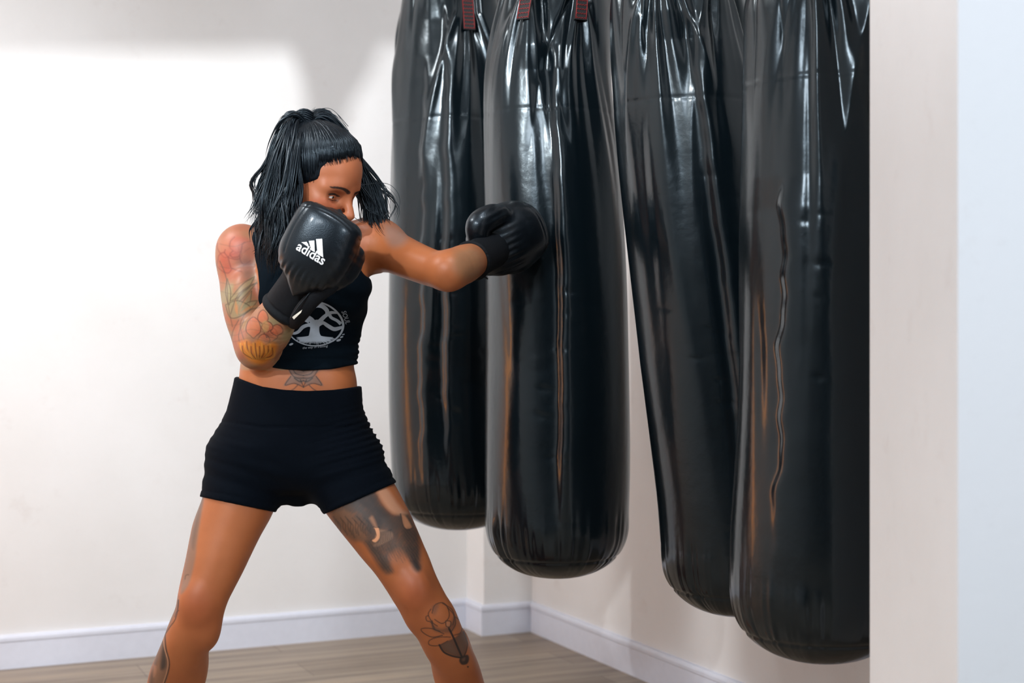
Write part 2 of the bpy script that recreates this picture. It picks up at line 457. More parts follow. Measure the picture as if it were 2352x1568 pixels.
# ------------------------------------------------------------------ punching bags
def make_bag(name, label, Y, st, vb, vr, straps, seed, Rm, seams=(), swing=None, creases=()):
    """st: list (v, centre px, half width px) above the rounding; vb: px of lowest point; vr: px where rounding starts"""
    rs = np.random.RandomState(seed)
    st = np.array(st, float); zt = CAMZ - (st[:, 0] - CY) / F * Y
    order = np.argsort(zt); zt = zt[order]; cxs = ((st[:, 1] - CX) / F * Y)[order]; rr = (st[:, 2] / F * Y)[order]
    dense = catmull(np.c_[zt, cxs, rr], 80); dz, dc, dr = dense.T
    zb = CAMZ - (vb - CY) / F * Y; zr = CAMZ - (vr - CY) / F * Y; ztop = zt[-1]
    nz = 430; nt_ = 420
    zz = np.r_[zb + (zr - zb) * (1 - np.cos(np.linspace(0, math.pi / 2, 70))), np.linspace(zr, ztop, nz - 69)[1:]]
    th = np.linspace(-math.pi, math.pi, nt_, endpoint=False)
    Zg, Tg = np.meshgrid(zz, th, indexing='ij')
    cx = np.interp(Zg, dz, dc); rad = np.interp(Zg, dz, dr)
    q = np.clip((zr - Zg) / (zr - zb), 0, 1)
    rad = rad * np.maximum(1 - q ** 2.7, 0) ** .46
    ang = lambda a: (a + math.pi) % (2 * math.pi) - math.pi
    disp = np.zeros_like(rad)
    up = np.clip((Zg - (zr + .1)) / .3, 0, 1)
    disp += up * (.0035 * np.cos(2 * Tg + rs.rand() * 6) + .0025 * np.cos(3 * Tg + rs.rand() * 6 + Zg * 1.5) + .0015 * np.cos(5 * Tg + rs.rand() * 6 + Zg * 3))
    # fan of gather folds from each strap foot
    for (ts, vs_) in straps:
        zf = CAMZ - (vs_ - CY) / F * Y
        for j in range(9):
            sl = (j - 4) / 4 * 1.1 + rs.uniform(-.12, .12)
            L = rs.uniform(.25, .85); a = rs.uniform(.005, .013) * (1 if rs.rand() < .55 else -1); wd = rs.uniform(.05, .13)
            t0 = ts + (j - 4) * .05
            down = np.clip(zf + .05 - Zg, 0, None)
            tc_ = t0 + sl * (1 - np.exp(-down * 2.6)) * .8
            env = np.where(Zg > zf + .05, np.exp(-((Zg - zf - .05) / .12) ** 2) * .6 + .4, np.clip(1 - down / L, 0, 1) ** 1.3)
            ww = wd * (.7 + down * 1.6)
            disp += a * env * np.exp(-np.abs(ang(Tg - tc_) / ww) ** 1.6)
    # long soft dents
    for j in range(11):
        t0 = rs.uniform(-math.pi, math.pi); zc = rs.uniform(zb + .5, ztop); Lz = rs.uniform(.12, .4); wd = rs.uniform(.05, .16)
        disp += rs.uniform(-.006, .006) * np.exp(-((Zg - zc) / Lz) ** 2) * np.exp(-(ang(Tg - t0 - (Zg - zc) * rs.uniform(-.5, .5)) / wd) ** 2)
    # fluting at the very top
    topf = np.clip((Zg - (ztop - .42)) / .42, 0, 1) ** 1.4
    fl = np.abs(np.sin(Tg * 4.5 + 1.1 * np.sin(Tg * 2 + seed) + (Zg - ztop) * 1.5)) ** .8
    disp += topf * (.022 * (fl - .6)) + topf * .004 * np.sin(Tg * 17 + 2 * np.sin(Tg * 3) + Zg * 9)
    for (tc0, slope, depth, v0, v1, wav) in creases:
        z0 = CAMZ - (v0 - CY) / F * Y; z1 = CAMZ - (v1 - CY) / F * Y
        env = np.clip((z0 - Zg) / .06, 0, 1) * np.clip((Zg - z1) / .25, 0, 1)
        tc_ = tc0 + slope * (Zg - 1.0) + wav * (np.sin(Zg * 21 + seed) + .6 * np.sin(Zg * 47) + .3 * np.sin(Zg * 95))
        dd = ang(Tg - tc_)
        disp += env * (1.25 * depth * np.tanh(dd / .05) * np.exp(-(dd / .42) ** 2))
    # knuckle dimples around punching height
    dim = np.exp(-((Zg - 1.02) / .22) ** 2) * np.exp(-((Tg - .05) / .5) ** 2)
    for j in range(22):
        t0 = rs.normal(0.05, .3); z0 = rs.normal(1.02, .16)
        disp -= rs.uniform(.0004, .0012) * np.exp(-((Zg - z0) / rs.uniform(.005, .014)) ** 2 - ((Tg - t0 + (Zg - z0) * 2) / rs.uniform(.06, .14)) ** 2)
    # puckers round the base seam
    zs = zb + (zr - zb) * .36
    puck = np.exp(-((Zg - zs - .03) / .075) ** 2)
    pk = np.zeros_like(th)
    for j in range(70): pk += rs.uniform(-.0028, .0022) * np.exp(-(ang(th - rs.uniform(-math.pi, math.pi)) / rs.uniform(.02, .05)) ** 2)
    disp += puck * pk[None, :] * (1 + .4 * np.sin(Zg * 60 + Tg * 3))
    disp -= .0035 * np.exp(-((Zg - zs) / .0035) ** 2)
    for vsm in seams:
        z_s = CAMZ - (vsm - CY) / F * Y
        disp -= .0007 * np.exp(-((Zg - z_s) / .004) ** 2)
    fade = np.clip(rad / (.35 * Rm), 0, 1)
    r2 = np.maximum(rad + disp * fade, 0)
    X = cx + r2 * np.sin(Tg); Yv = Y - r2 * np.cos(Tg)
    V = np.c_[X.ravel(), Yv.ravel(), Zg.ravel()]
    i0 = np.arange(len(zz) - 1)[:, None] * nt_; j0 = np.arange(nt_)[None, :]; j1 = (j0 + 1) % nt_
    Fq = np.stack([i0 + j0, i0 + j1, i0 + nt_ + j1, i0 + nt_ + j0], -1).reshape(-1, 4).tolist()
    Fq.append(tuple(range((len(zz) - 1) * nt_, len(zz) * nt_)))
    bx, by = float(dc[0]), Y
    root = empty(name, (bx, by, zb)); tag(root, label, 'punching bag', 'row of hanging heavy bags')
    V0 = V - np.array((bx, by, zb))
    mesh_obj('bag_body', V0, Fq, M_vinyl, root)
    # straps
    def surf(t, z):
        ii = int(np.clip(np.searchsorted(zz, z), 0, len(zz) - 1)); tt = (t + math.pi) / (2 * math.pi) * nt_
        jj = int(tt) % nt_
        ra = max(np.max(r2[ii, (jj + np.arange(-3, 4)) % nt_]), 0)
        return ra
    ringz = ztop + .33; cxt = float(np.interp(ztop, dz, dc))
    for (ts, vs_) in straps + [(2.5, straps[0][1]), (-2.5, straps[0][1])]:
        zf = CAMZ - (vs_ - CY) / F * Y
        zl = np.linspace(zf, ztop, 16); P = []
        ra = np.array([surf(ts, z) for z in zl]); ra = np.convolve(np.r_[ra[0], ra[0], ra, ra[-1], ra[-1]], np.ones(5) / 5, 'valid')
        for z, a in zip(zl, ra):
            c = float(np.interp(z, dz, dc)); P.append(Vector((c + (a + .006) * math.sin(ts), Y - (a + .006) * math.cos(ts), z)))
        P.append(Vector((cxt, Y, ringz)) + Vector((math.sin(ts), -math.cos(ts), 0)) * .02)
        side = Vector((math.cos(ts), math.sin(ts), 0)); out = Vector((math.sin(ts), -math.cos(ts), 0))
        hw = .0165; v = []; f = []
        o_ = Vector((bx, by, zb))
        for p in P:
            for a, c in ((-hw, -.003), (hw, -.003), (hw, .0018), (-hw, .0018)): v.append(tuple(p + side * a + out * c - o_))
        for i in range(len(P) - 1):
            for j in range(4): f.append((i * 4 + j, i * 4 + (j + 1) % 4, i * 4 + 4 + (j + 1) % 4, i * 4 + 4 + j))
        f.append((3, 2, 1, 0)); e = (len(P) - 1) * 4; f.append((e, e + 1, e + 2, e + 3))
        s_ = mesh_obj('hanging_strap', v, f, M_strap, root, smooth=False)
        stt = MB(); L = (P[-2] - P[0]).length
        def at(u_, h_):
            x = min(h_ / L * 15, 14.999); i = int(x); p = P[i].lerp(P[i + 1], x - i)
            return p + side * u_ + out * .0026 - o_
        nrow = max(int(min(L, .16) / .011), 2)
        for i in range(nrow):
            h_ = .004 + i * .011; zig = []
            for j in range(9): zig.append(at(-hw * .85 + hw * 1.7 * j / 8, h_ + (.0018 if j % 2 else -.0012)))
            stt.tube(zig, .0007, 5)
        for sg in (-1, 1): stt.tube([at(sg * hw * .86, .002 + k_ * .012) for k_ in range(int(min(L, .16) / .012))], .0007, 5)
        stt.build('stitching', M_red, s_)
    rg = MB(); rg.tube([Vector((cxt, Y, ringz)) - Vector((bx, by, zb)) + Vector((math.cos(a) * .03, 0, math.sin(a) * .03)) for a in np.linspace(0, 2 * math.pi, 24, endpoint=False)], .005, 8, closed=True)
    rg.build('ring', M_steel, root)
    ch = MB(); z = ringz + .028; i = 0
    while z < 2.655:
        d = Vector((1, 0, 0)) if i % 2 else Vector((0, 1, 0))
        c0 = Vector((cxt, Y, z + .014)) - Vector((bx, by, zb))
        ch.tube([c0 + d * (.009 * math.cos(a)) + Vector((0, 0, .018 * math.sin(a))) for a in np.linspace(0, 2 * math.pi, 12, endpoint=False)], .0028, 6, closed=True)
        z += .029; i += 1
    ch.build('chain', M_steel, root)
    return root, (cxt, Y)


tops = []
b1 = make_bag('punching_bag', 'farthest black vinyl heavy bag, left end of the row, behind the outstretched arm', 4.05,
              [(-170, 1052, 70), (-100, 1050, 105), (0, 1045, 117), (90, 1046, 130), (180, 1049, 141), (400, 1049, 149), (900, 1044, 150), (1120, 1052, 150)],
              1215, 1085, [(.27, 96), (-2.0, 60)], 3, .183, (290,), creases=[(-.1, -.03, .007, 20, 1100, .01), (-.5, 0, .004, 150, 1150, .02)])
b2 = make_bag('punching_bag', 'black vinyl heavy bag behind the punching glove, with two red-stitched strap patches', 3.6,
              [(-170, 1270, 74), (-100, 1271, 106), (0, 1272, 127), (90, 1262, 140), (200, 1255, 148), (400, 1266, 158), (650, 1276, 164), (1000, 1280, 167), (1180, 1279, 165)],
              1325, 1180, [(-.43, 75), (.46, 74)], 8, .183, (270,), creases=[(.02, .05, .011, 130, 1250, .006)])
b3 = make_bag('punching_bag', 'leaning black vinyl heavy bag partly hidden behind the nearest bag', 3.25,
              [(-170, 1540, 80), (-100, 1545, 120), (0, 1556, 150), (100, 1564, 160), (200, 1577, 168), (400, 1602, 176), (800, 1652, 179), (1100, 1681, 176), (1250, 1692, 174)],
              1412, 1240, [(-.36, 25), (.56, 12)], 14, .175, (250,), creases=[(.02, -.02, .011, 60, 1250, .006)])
b4 = make_bag('punching_bag', 'nearest black vinyl heavy bag, right end of the row, beside the white wall', 2.8,
              [(-170, 1895, 90), (-100, 1895, 140), (0, 1895, 178), (100, 1897, 186), (250, 1897, 191), (500, 1902, 198), (900, 1899, 204), (1200, 1888, 208), (1320, 1884, 206)],
              1517, 1330, [(-.35, -30), (.7, -30)], 21, .172, (203,), creases=[(-.72, 0, .005, 420, 1300, .03), (.55, .03, .008, 200, 1250, .01)])
# rail the bags hang from
mb = MB(); p = [Vector((x, y, 2.72)) for (_, (x, y)) in (b1, b2, b3, b4)]
p = [p[0] + (p[0] - p[1]) * .35] + p + [p[3] + (p[3] - p[2]) * .3]
mb.tube(p, .024, 12); rail = empty('bag_rail', (0, 0, 0)); mb.build('tube', M_steel, rail)
for q in (p[0].lerp(p[1], .5), p[2].lerp(p[3], .5), p[4].lerp(p[5], .5)):
    k_ = MB(); k_.tube([q, q + Vector((0, 0, .279))], .014, 10); k_.build('bracket', M_steel, rail)
tag(rail, 'steel ceiling rail the heavy bags hang from', 'rail')

# ------------------------------------------------------------------ the boxer
def tint(c): return np.array(c, float)


def pxs(P):  # picture coordinates of points on the figure, used to place tattoos on the skin when it is painted
    return CX + P[:, 0] / P[:, 1] * F, CY - (P[:, 2] - CAMZ) / P[:, 1] * F


# torso: (v, left px, right px, depth half, centre Y)
TS = [(500, 672, 778, .045, 3.27), (525, 604, 824, .058, 3.27), (550, 568, 845, .075, 3.275), (585, 572, 846, .088, 3.285), (625, 575, 840, .098, 3.29), (665, 576, 842, .103, 3.295),
      (720, 572, 832, .100, 3.30), (780, 561, 817, .093, 3.30), (835, 554, 812, .090, 3.30), (870, 550, 818, .092, 3.30), (905, 542, 821, .098, 3.305),
      (950, 530, 824, .106, 3.31), (1000, 512, 834, .114, 3.315), (1040, 505, 842, .112, 3.315), (1080, 540, 822, .10, 3.31), (1115, 600, 765, .07, 3.31), (1134, 640, 730, .03, 3.31)]
torso = SDF(); st = []
for v, l, r, hn, cy in TS:
    z = CAMZ - (v - CY) / F * cy; xl = (l - CX) / F * cy; xr = (r - CX) / F * cy
    st.append((z, (xl + xr) / 2, cy, (xr - xl) / 2, hn))
st = np.array(st)[::-1]
torso.loft((0, 0, 0), (0, 0, 1), (1, 0, 0), (0, 1, 0), st, pw=2.25, n=70)
torso.ell(W(655, 662, 3.215), (.062, .052, .06), .05)
torso.ell(W(778, 655, 3.215), (.060, .052, .058), .05)
torso.ell(W(597, 1030, 3.375), (.085, .085, .095), .05)
torso.ell(W(760, 1030, 3.375), (.085, .085, .095), .05)


def leg(S, pts, k=.045):
    c = catmull(np.array([[*W(u, v, Y), r] for u, v, Y, r in pts]), 160)
    t = np.gradient(c[:, :3], axis=0); t /= np.linalg.norm(t, axis=1)[:, None]
    hb = c[:, 3] * np.sqrt(1 + (t[:, 0] / t[:, 2]) ** 2) ; hn = c[:, 3] * np.sqrt(1 + (t[:, 1] / t[:, 2]) ** 2)
    S.loft((0, 0, 0), (0, 0, 1), (1, 0, 0), (0, 1, 0), np.c_[c[:, 2], c[:, 0], c[:, 1], hb, hn][::-1], k, 2.0, 200)


LR = [(592, 1015, 3.31, .088), (566, 1085, 3.30, .0855), (548, 1155, 3.285, .0825), (520, 1225, 3.27, .076), (494, 1300, 3.25, .066), (472, 1360, 3.235, .0575), (458, 1403, 3.23, .0525), (438, 1450, 3.24, .0505), (416, 1510, 3.27, .0525), (390, 1572, 3.30, .048), (363, 1660, 3.34, .037), (345, 1745, 3.36, .031), (338, 1790, 3.365, .033)]
LL = [(762, 1020, 3.31, .088), (793, 1085, 3.30, .086), (829, 1150, 3.285, .0825), (862, 1205, 3.27, .0755), (897, 1262, 3.255, .066), (928, 1312, 3.24, .0575), (962, 1370, 3.23, .0535), (995, 1422, 3.235, .0515), (1028, 1492, 3.26, .0505), (1062, 1560, 3.30, .0445), (1098, 1650, 3.35, .036), (1125, 1740, 3.38, .031), (1132, 1785, 3.385, .033)]
for L in (LR, LL): leg(torso, L)
# kneecaps, calves and inner knee
torso.ell(W(447, 1385, 3.195), (.027, .02, .036), .03); torso.ell(W(476, 1450, 3.235), (.024, .028, .034), .035)
torso.ell(W(955, 1352, 3.19), (.027, .02, .036), .03); torso.ell(W(962, 1408, 3.235), (.026, .028, .034), .035)
torso.ell(W(425, 1530, 3.32), (.05, .05, .09), .04); torso.ell(W(1040, 1520, 3.33), (.046, .048, .09), .04)
body = SDF(); body.ops = list(torso.ops)
# feet
for (u, Y, dx, r) in ((338, 3.365, -.05, 1), (1132, 3.385, .06, 1)):
    a = W(u, 1790, Y)
    body.chain([(a[0] - dx * .4, Y + .05, .034), (a[0], Y - .02, .05), (a[0] + dx * .8, Y - .10, .034), (a[0] + dx * 1.6, Y - .165, .022)], [.033, .037, .035, .021], .03)
    for j in range(5):
        o_ = (j - 2) * .016
        body.chain([(a[0] + dx * 1.4 + o_, Y - .15, .02), (a[0] + dx * 1.75 + o_ * 1.1, Y - .195 + abs(j - 1.5) * .006, .012)], [.013, .0105], .008)
# right arm (left in the picture)
AR = [(556, 572, 3.275, .052), (553, 632, 3.265, .0485), (559, 700, 3.235, .0465), (576, 762, 3.205, .0455), (590, 790, 3.19, .0455)]
FR = [(592, 792, 3.19, .0445), (612, 766, 3.145, .0505), (632, 735, 3.105, .046), (655, 700, 3.075, .034), (676, 668, 3.045, .028)]
armR = SDF(); armR.chain([W(*p[:3]) for p in AR], [p[3] for p in AR], n=44)
armR.ell(W(557, 585, 3.27), (.055, .055, .062), .03); armR.ell(W(560, 690, 3.205), (.032, .035, .06), .03)
for op in armR.ops: body.ops.append(op[:3] + (.028,) + op[4:])
body.chain([W(*p[:3]) for p in FR], [p[3] for p in FR], .02, n=20)
body.ell(W(590, 812, 3.20), (.03, .032, .028), .03)
# left arm
AL = [(850, 556, 3.29, .054), (890, 572, 3.25, .049), (945, 597, 3.18, .0435), (1000, 618, 3.12, .040), (1030, 623, 3.09, .040)]
FL = [(1030, 622, 3.09, .040), (1062, 608, 3.13, .043), (1092, 594, 3.20, .036), (1122, 577, 3.27, .030)]
armL = SDF(); armL.chain([W(*p[:3]) for p in AL], [p[3] for p in AL], n=20)
armL.ell(W(866, 560, 3.275), (.056, .056, .052), .03)
for op in armL.ops: body.ops.append(op[:3] + (.04,) + op[4:])
body.chain([W(*p[:3]) for p in FL], [p[3] for p in FL], .02, n=16)
# collar bones
body.chain([W(715, 545, 3.20), W(780, 533, 3.205), W(835, 522, 3.235)], [.009, .008, .009], .02)
# neck
body.chain([W(708, 560, 3.285), W(722, 500, 3.25), W(728, 450, 3.22)], [.058, .05, .05], .04)
# head frame
HY, HP, HS = math.radians(66), math.radians(20), 1.07
Fd = np.array((math.sin(HY) * math.cos(HP), -math.cos(HY) * math.cos(HP), -math.sin(HP)))
Ud = np.array((math.sin(HY) * math.sin(HP), -math.cos(HY) * math.sin(HP), math.cos(HP)))
Sd = np.cross(Ud, Fd)   # towards her left
HO = W(708, 433, 3.19); HR = np.array((Fd, Sd, Ud))


def H(f, s, u): return HO + HS * (f * Fd + s * Sd + u * Ud)


head = SDF()


def he(c, r, k=0., sub=False): head.ell(H(*c), np.array(r) * HS, k * HS, HR, sub)
def hc(pts, rs, k=0., sub=False): head.chain([H(*p) for p in pts], [r * HS for r in rs], k * HS, sub=sub)


he((.002, 0, .046), (.086, .073, .084))
he((.050, 0, .048), (.052, .058, .062), .03)
he((.038, 0, -.02), (.052, .058, .07), .03)
he((.044, 0, -.072), (.044, .043, .034), .03)
hc([(.0, .052, -.04), (.03, .048, -.07), (.072, .014, -.098)], [.018, .018, .014], .03)
hc([(.0, -.052, -.04), (.03, -.048, -.07), (.072, -.014, -.098)], [.018, .018, .014], .03)
he((.079, 0, -.096), (.016, .018, .016), .02)
for s_ in (-1, 1):
    he((.061, s_ * .040, -.012), (.022, .021, .02), .025)
    hc([(.084, s_ * .008, .024), (.086, s_ * .028, .030), (.070, s_ * .050, .022)], [.009, .010, .008], .018)
    he((.092, s_ * .033, .004), (.013, .017, .011), .014, True)
    he((.0705, s_ * .0330, .004), (.0155, .0152, .0140), .004)
    hc([(.0905, s_ * .0215, .0035), (.0895, s_ * .033, .0045), (.081, s_ * .0450, .0030)], [.0020, .0040, .002], .001, True)
    he((.1035, s_ * .0130, -.028), (.0095, .0078, .0075), .006)
hc([(.092, 0, .026), (.099, 0, .004), (.110, 0, -.014), (.1145, 0, -.0225)], [.0085, .0085, .0088, .0095], .010)
for s_ in (-1, 1): he((.1045, s_ * .0068, -.0350), (.0032, .0026, .0028), .002, True)
he((.091, 0, -.058), (.014, .024, .009), .008); he((.089, 0, -.068), (.013, .020, .008), .008)
hc([(.1035, -.02, -.0625), (.1055, 0, -.0615), (.1035, .02, -.0625)], [.0015, .0018, .0015], .002, True)
for s_ in (-1, 1):
    he((.016, s_ * .0735, -.008), (.017, .008, .029), .006)
    he((.017, s_ * .0805, -.004), (.010, .005, .018), .004, True)
    he((.020, s_ * .075, -.032), (.008, .006, .009), .006)
for op in head.ops: body.ops.append(op)
# sculpted lines: spine of the belly, belly folds
body.chain([W(700, 850, 3.195), W(702, 905, 3.19)], [.004, .004], .03, sub=True)

V, Q = surface_net(body, *body.bounds(), .0055)
V = newton(body, V, 1)
bm = bmesh.new()
bv = [bm.verts.new(p) for p in V]
for f in Q:
    try: bm.faces.new([bv[i] for i in f])
    except ValueError: pass
bm.faces.ensure_lookup_table()
u_, v_ = pxs(V)
frontY = V[:, 1] < 3.33
reg = (((u_ > 495) & (u_ < 685) & (v_ > 520) & (v_ < 850)) | ((u_ > 640) & (u_ < 755) & (v_ > 842) & (v_ < 905)) |
       ((u_ > 738) & (u_ < 1112) & (v_ > 1100) & (v_ < 1570)) | ((u_ > 335) & (u_ < 480) & (v_ > 1130) & (v_ < 1572)) |
       ((u_ > 675) & (u_ < 835) & (v_ > 340) & (v_ < 560))) & frontY
sel = [f for f in bm.faces if all(reg[v.index] for v in f.verts)] if not bm.verts.index_update() else []
ed = list({e for f in sel for e in f.edges})
bmesh.ops.subdivide_edges(bm, edges=ed, cuts=3, use_grid_fill=True)
me = bpy.data.meshes.new('person'); bm.to_mesh(me); bm.free()
P = np.empty(len(me.vertices) * 3); me.vertices.foreach_get('co', P); P = P.reshape(-1, 3)
P = newton(body, P, 2, .003)
me.vertices.foreach_set('co', P.ravel()); me.polygons.foreach_set('use_smooth', np.ones(len(me.polygons), bool))
# ---- skin colour and tattoos
u, v = pxs(P); Nrm = grad(body, P); front = np.clip((-Nrm[:, 1] + .25) / .3, 0, 1)
SK = tint((.385, .124, .043))
col = np.tile(SK, (len(P), 1))


def vnoise(a, b, s, seed=0):
    """smooth value noise on two coordinates"""
    rs = np.random.RandomState(seed); G = rs.rand(64, 64)
    x = a / s; y = b / s; xi = np.floor(x).astype(int); yi = np.floor(y).astype(int); fx_ = x - xi; fy = y - yi
    fx_ = fx_ * fx_ * (3 - 2 * fx_); fy = fy * fy * (3 - 2 * fy)
    g = lambda i, j: G[i % 64, j % 64]
    return (g(xi, yi) * (1 - fx_) + g(xi + 1, yi) * fx_) * (1 - fy) + (g(xi, yi + 1) * (1 - fx_) + g(xi + 1, yi + 1) * fx_) * fy


def mix(c, a, msk=None):
    global col
    a = np.clip(a * front * (1 if msk is None else msk), 0, 1)[:, None]
    col = col * (1 - a) + tint(c) * a


def segd(pts, closed=False):
    pts = [tint(p) for p in pts] + ([tint(pts[0])] if closed else [])
    d = np.full(len(P), 1e9); A_ = np.array(pts)
    ix = np.nonzero((u > A_[:, 0].min() - 25) & (u < A_[:, 0].max() + 25) & (v > A_[:, 1].min() - 25) & (v < A_[:, 1].max() + 25))[0]
    X = np.c_[u[ix], v[ix]]; dd = np.full(len(ix), 1e9)
    for a, b in zip(pts[:-1], pts[1:]):
        ab = b - a; t = np.clip((X - a) @ ab / max(ab @ ab, 1e-9), 0, 1)
        dd = np.minimum(dd, np.linalg.norm(X - a - t[:, None] * ab, axis=1))
    d[ix] = dd
    return d


def inside(pts):
    u0, v0 = globals()['u'], globals()['v']
    out = np.zeros(len(u0), bool); A_ = np.array(pts); n = len(pts)
    ix = np.nonzero((u0 > A_[:, 0].min()) & (u0 < A_[:, 0].max()) & (v0 > A_[:, 1].min()) & (v0 < A_[:, 1].max()))[0]
    u = u0[ix]; v = v0[ix]; r = np.zeros(len(ix), bool)
    for i in range(n):
        x1, y1 = pts[i]; x2, y2 = pts[(i + 1) % n]
        if y1 == y2: continue
        c = (v >= min(y1, y2)) & (v < max(y1, y2)); r ^= c & (u < x1 + (v - y1) * (x2 - x1) / (y2 - y1))
    out[ix] = r
    return out


def blob(pts, c, a=1., soft=3., msk=None):
    pts = [tuple(p) for p in catmull(np.array(list(pts) + [pts[0]], float), len(pts) * 4)[:-1]]
    d = segd(pts, True); sd = np.where(inside(pts), -d, d)
    mix(c, a * np.clip(.5 - sd / soft / 2, 0, 1), msk)


def stroke(pts, w_, c, a=1., soft=1.2, sm=True, msk=None):
    if sm and len(pts) > 2: pts = catmull(np.array(pts, float), len(pts) * 4)
    mix(c, a * np.clip(1 - (segd(pts) - w_ / 2) / soft, 0, 1), msk)


INK = (.022, .017, .016); GREY = (.14, .10, .082); OLV = (.27, .235, .125); RED = (.42, .10, .06); PNK = (.46, .19, .12)
for kx, ky in ((452, 1392), (953, 1362)):
    mix((.36, .085, .032), .55 * np.exp(-((u - kx) / 42) ** 2 - ((v - ky) / 55) ** 2))
armZ = ((u < 690) & (u > 490) & (v > 515) & (v < 850) & (P[:, 1] < 3.32)).astype(float)
armZ *= 1 - ((torso(P) < .002) & (armR(P) > .01) & (v < 700)).astype(float)
n1 = vnoise(u + v * .4, v, 22, 1); n2_ = vnoise(u, v - u * .6, 9, 2)
mix((.33, .165, .095), .75 * np.ones(len(P)), armZ)
mix(OLV, np.clip((n1 - .38) * 3, 0, .75), armZ * (v > 600))
mix(RED, np.clip((vnoise(u, v, 30, 5) - .5) * 2.5, 0, .4), armZ)
# shoulder rose: nested petals
blob([(505, 560), (530, 538), (562, 545), (580, 580), (568, 605), (535, 625), (505, 620)], RED, .6, 9, armZ)
for cx0, cy0, rx, ry, ph in ((523, 568, 24, 22, 0), (552, 562, 22, 20, 1), (520, 600, 22, 24, 2), (548, 600, 26, 22, 3), (536, 580, 18, 16, 4), (540, 583, 10, 9, 5), (566, 582, 16, 24, 6)):
    ring = [(cx0 + rx * math.cos(t) * (1 + .16 * math.sin(2 * t + ph * 1.7) + .06 * math.sin(5 * t + ph)), cy0 + ry * math.sin(t) * (1 + .14 * math.cos(3 * t + ph))) for t in np.linspace(0, 6.28, 15)[:-1]]
    blob(ring, (PNK, RED, (.45, .09, .06))[ph % 3], .45, 4, armZ); stroke(ring[ph % 4:ph % 4 + 9], 1.4, (.2, .05, .04), .5, 2, msk=armZ)
blob([(548, 600), (568, 592), (590, 610), (585, 640), (560, 640)], (.2, .12, .11), .5, 9, armZ)
# leaves
for pts in ([(585, 635), (560, 650), (540, 672), (528, 690), (548, 682), (570, 662)], [(578, 668), (560, 690), (548, 712), (552, 716), (572, 700)], [(592, 690), (570, 694), (552, 710), (548, 722), (572, 714)],
            [(590, 648), (570, 672), (552, 690), (540, 700), (556, 672)], [(518, 700), (545, 690), (575, 705), (560, 722), (530, 730)], [(522, 640), (530, 670), (526, 700), (518, 670)]):
    blob(pts, OLV, .7, 4, armZ); stroke(list(pts) + [pts[0]], 1.2, (.10, .07, .04), .7, 1.5, msk=armZ)
for pts in ([(540, 688), (546, 705), (546, 722), (540, 712)], [(575, 672), (560, 695), (550, 718), (556, 700)], [(586, 702), (568, 706), (552, 720)]): blob(pts, (.58, .2, .06), .6, 2.5, armZ)
for pts in ([(560, 780), (552, 745), (568, 715), (596, 706)], [(548, 735), (535, 760), (530, 790)], [(600, 650), (575, 655), (545, 680), (530, 720)], [(505, 600), (520, 640), (524, 700), (534, 750)], [(560, 735), (548, 770), (556, 800)]):
    stroke(pts, 1.4, (.1, .06, .045), .55, 1.6, msk=armZ)
# forearm blossom
for c_, rx, ry in (((582, 752), 17, 22), ((604, 728), 12, 15), ((622, 768), 16, 16), ((636, 758), 14, 12), ((606, 780), 14, 12), ((614, 750), 13, 11)):
    ring = [(c_[0] + rx * math.cos(t) * (1 + .12 * math.sin(5 * t)), c_[1] + ry * math.sin(t) * (1 + .1 * math.cos(4 * t))) for t in np.linspace(0, 6.28, 13)[:-1]]
    blob(ring, (.50, .12, .055), .7, 2.5, armZ); stroke(ring + ring[:1], 1.2, (.09, .03, .022), .75, 1.2, msk=armZ)
for a in np.linspace(-2.2, .4, 8): stroke([(612, 775), (612 + 16 * math.cos(a), 768 + 16 * math.sin(a))], 1, (.12, .04, .03), .5, 1.2, msk=armZ)
blob([(602, 740), (612, 736), (618, 752), (610, 764), (603, 756)], (.42, .25, .1), .7, 2, armZ)
blob([(570, 762), (600, 775), (640, 770), (655, 745), (650, 790), (600, 800), (565, 782)], (.30, .24, .14), .35, 8, armZ)
# orange petals round the elbow
blob([(548, 788), (565, 780), (580, 788), (595, 780), (610, 790), (628, 786), (638, 796), (625, 822), (598, 838), (570, 826)], (.60, .20, .025), .95, 5, armZ)
for i in range(17):
    x = 552 + i * 4.9; y = 788 + 6 * math.sin(i * 1.7) + i * .6
    stroke([(x, y), (x + 3 - i * .25, y + 16), (578 + i * 1.9, 824)], 1.3, (.16, .05, .015) if i % 2 else (.66, .30, .05), .8, 1.5, msk=armZ)
for yy in (560, 612, 648, 668, 742, 762, 782): stroke([(505, yy), (540, yy + 8 * math.sin(yy)), (575, yy - 6), (620, yy + 5)], .9, (.12, .07, .05), .28, 1.6, msk=armZ)
# belly
bz = ((v > 840) & (v < 905) & (u > 640) & (u < 760)).astype(float)
def sym(pts, f, *a, **k):
    f(pts, *a, **k); f([(1394 - x, y) for x, y in pts], *a, **k)
blob([(660, 842), (735, 842), (722, 862), (712, 874), (697, 878), (682, 874), (670, 862)], GREY, .8, 3, bz)
sym([(668, 862), (660, 872), (652, 886), (672, 880), (690, 884), (692, 872)], blob, GREY, .75, 2.5, msk=bz)
for pts in ([(662, 845), (672, 862), (684, 868), (697, 868)], [(668, 864), (655, 884), (676, 880), (697, 889)], [(672, 846), (680, 858), (697, 862)], [(684, 884), (676, 892), (668, 897)], [(690, 872), (697, 888)], [(676, 868), (688, 876), (697, 874)], [(680, 845), (697, 852)]):
    sym(pts, stroke, 1.5, INK, .7, 1.2, msk=bz)
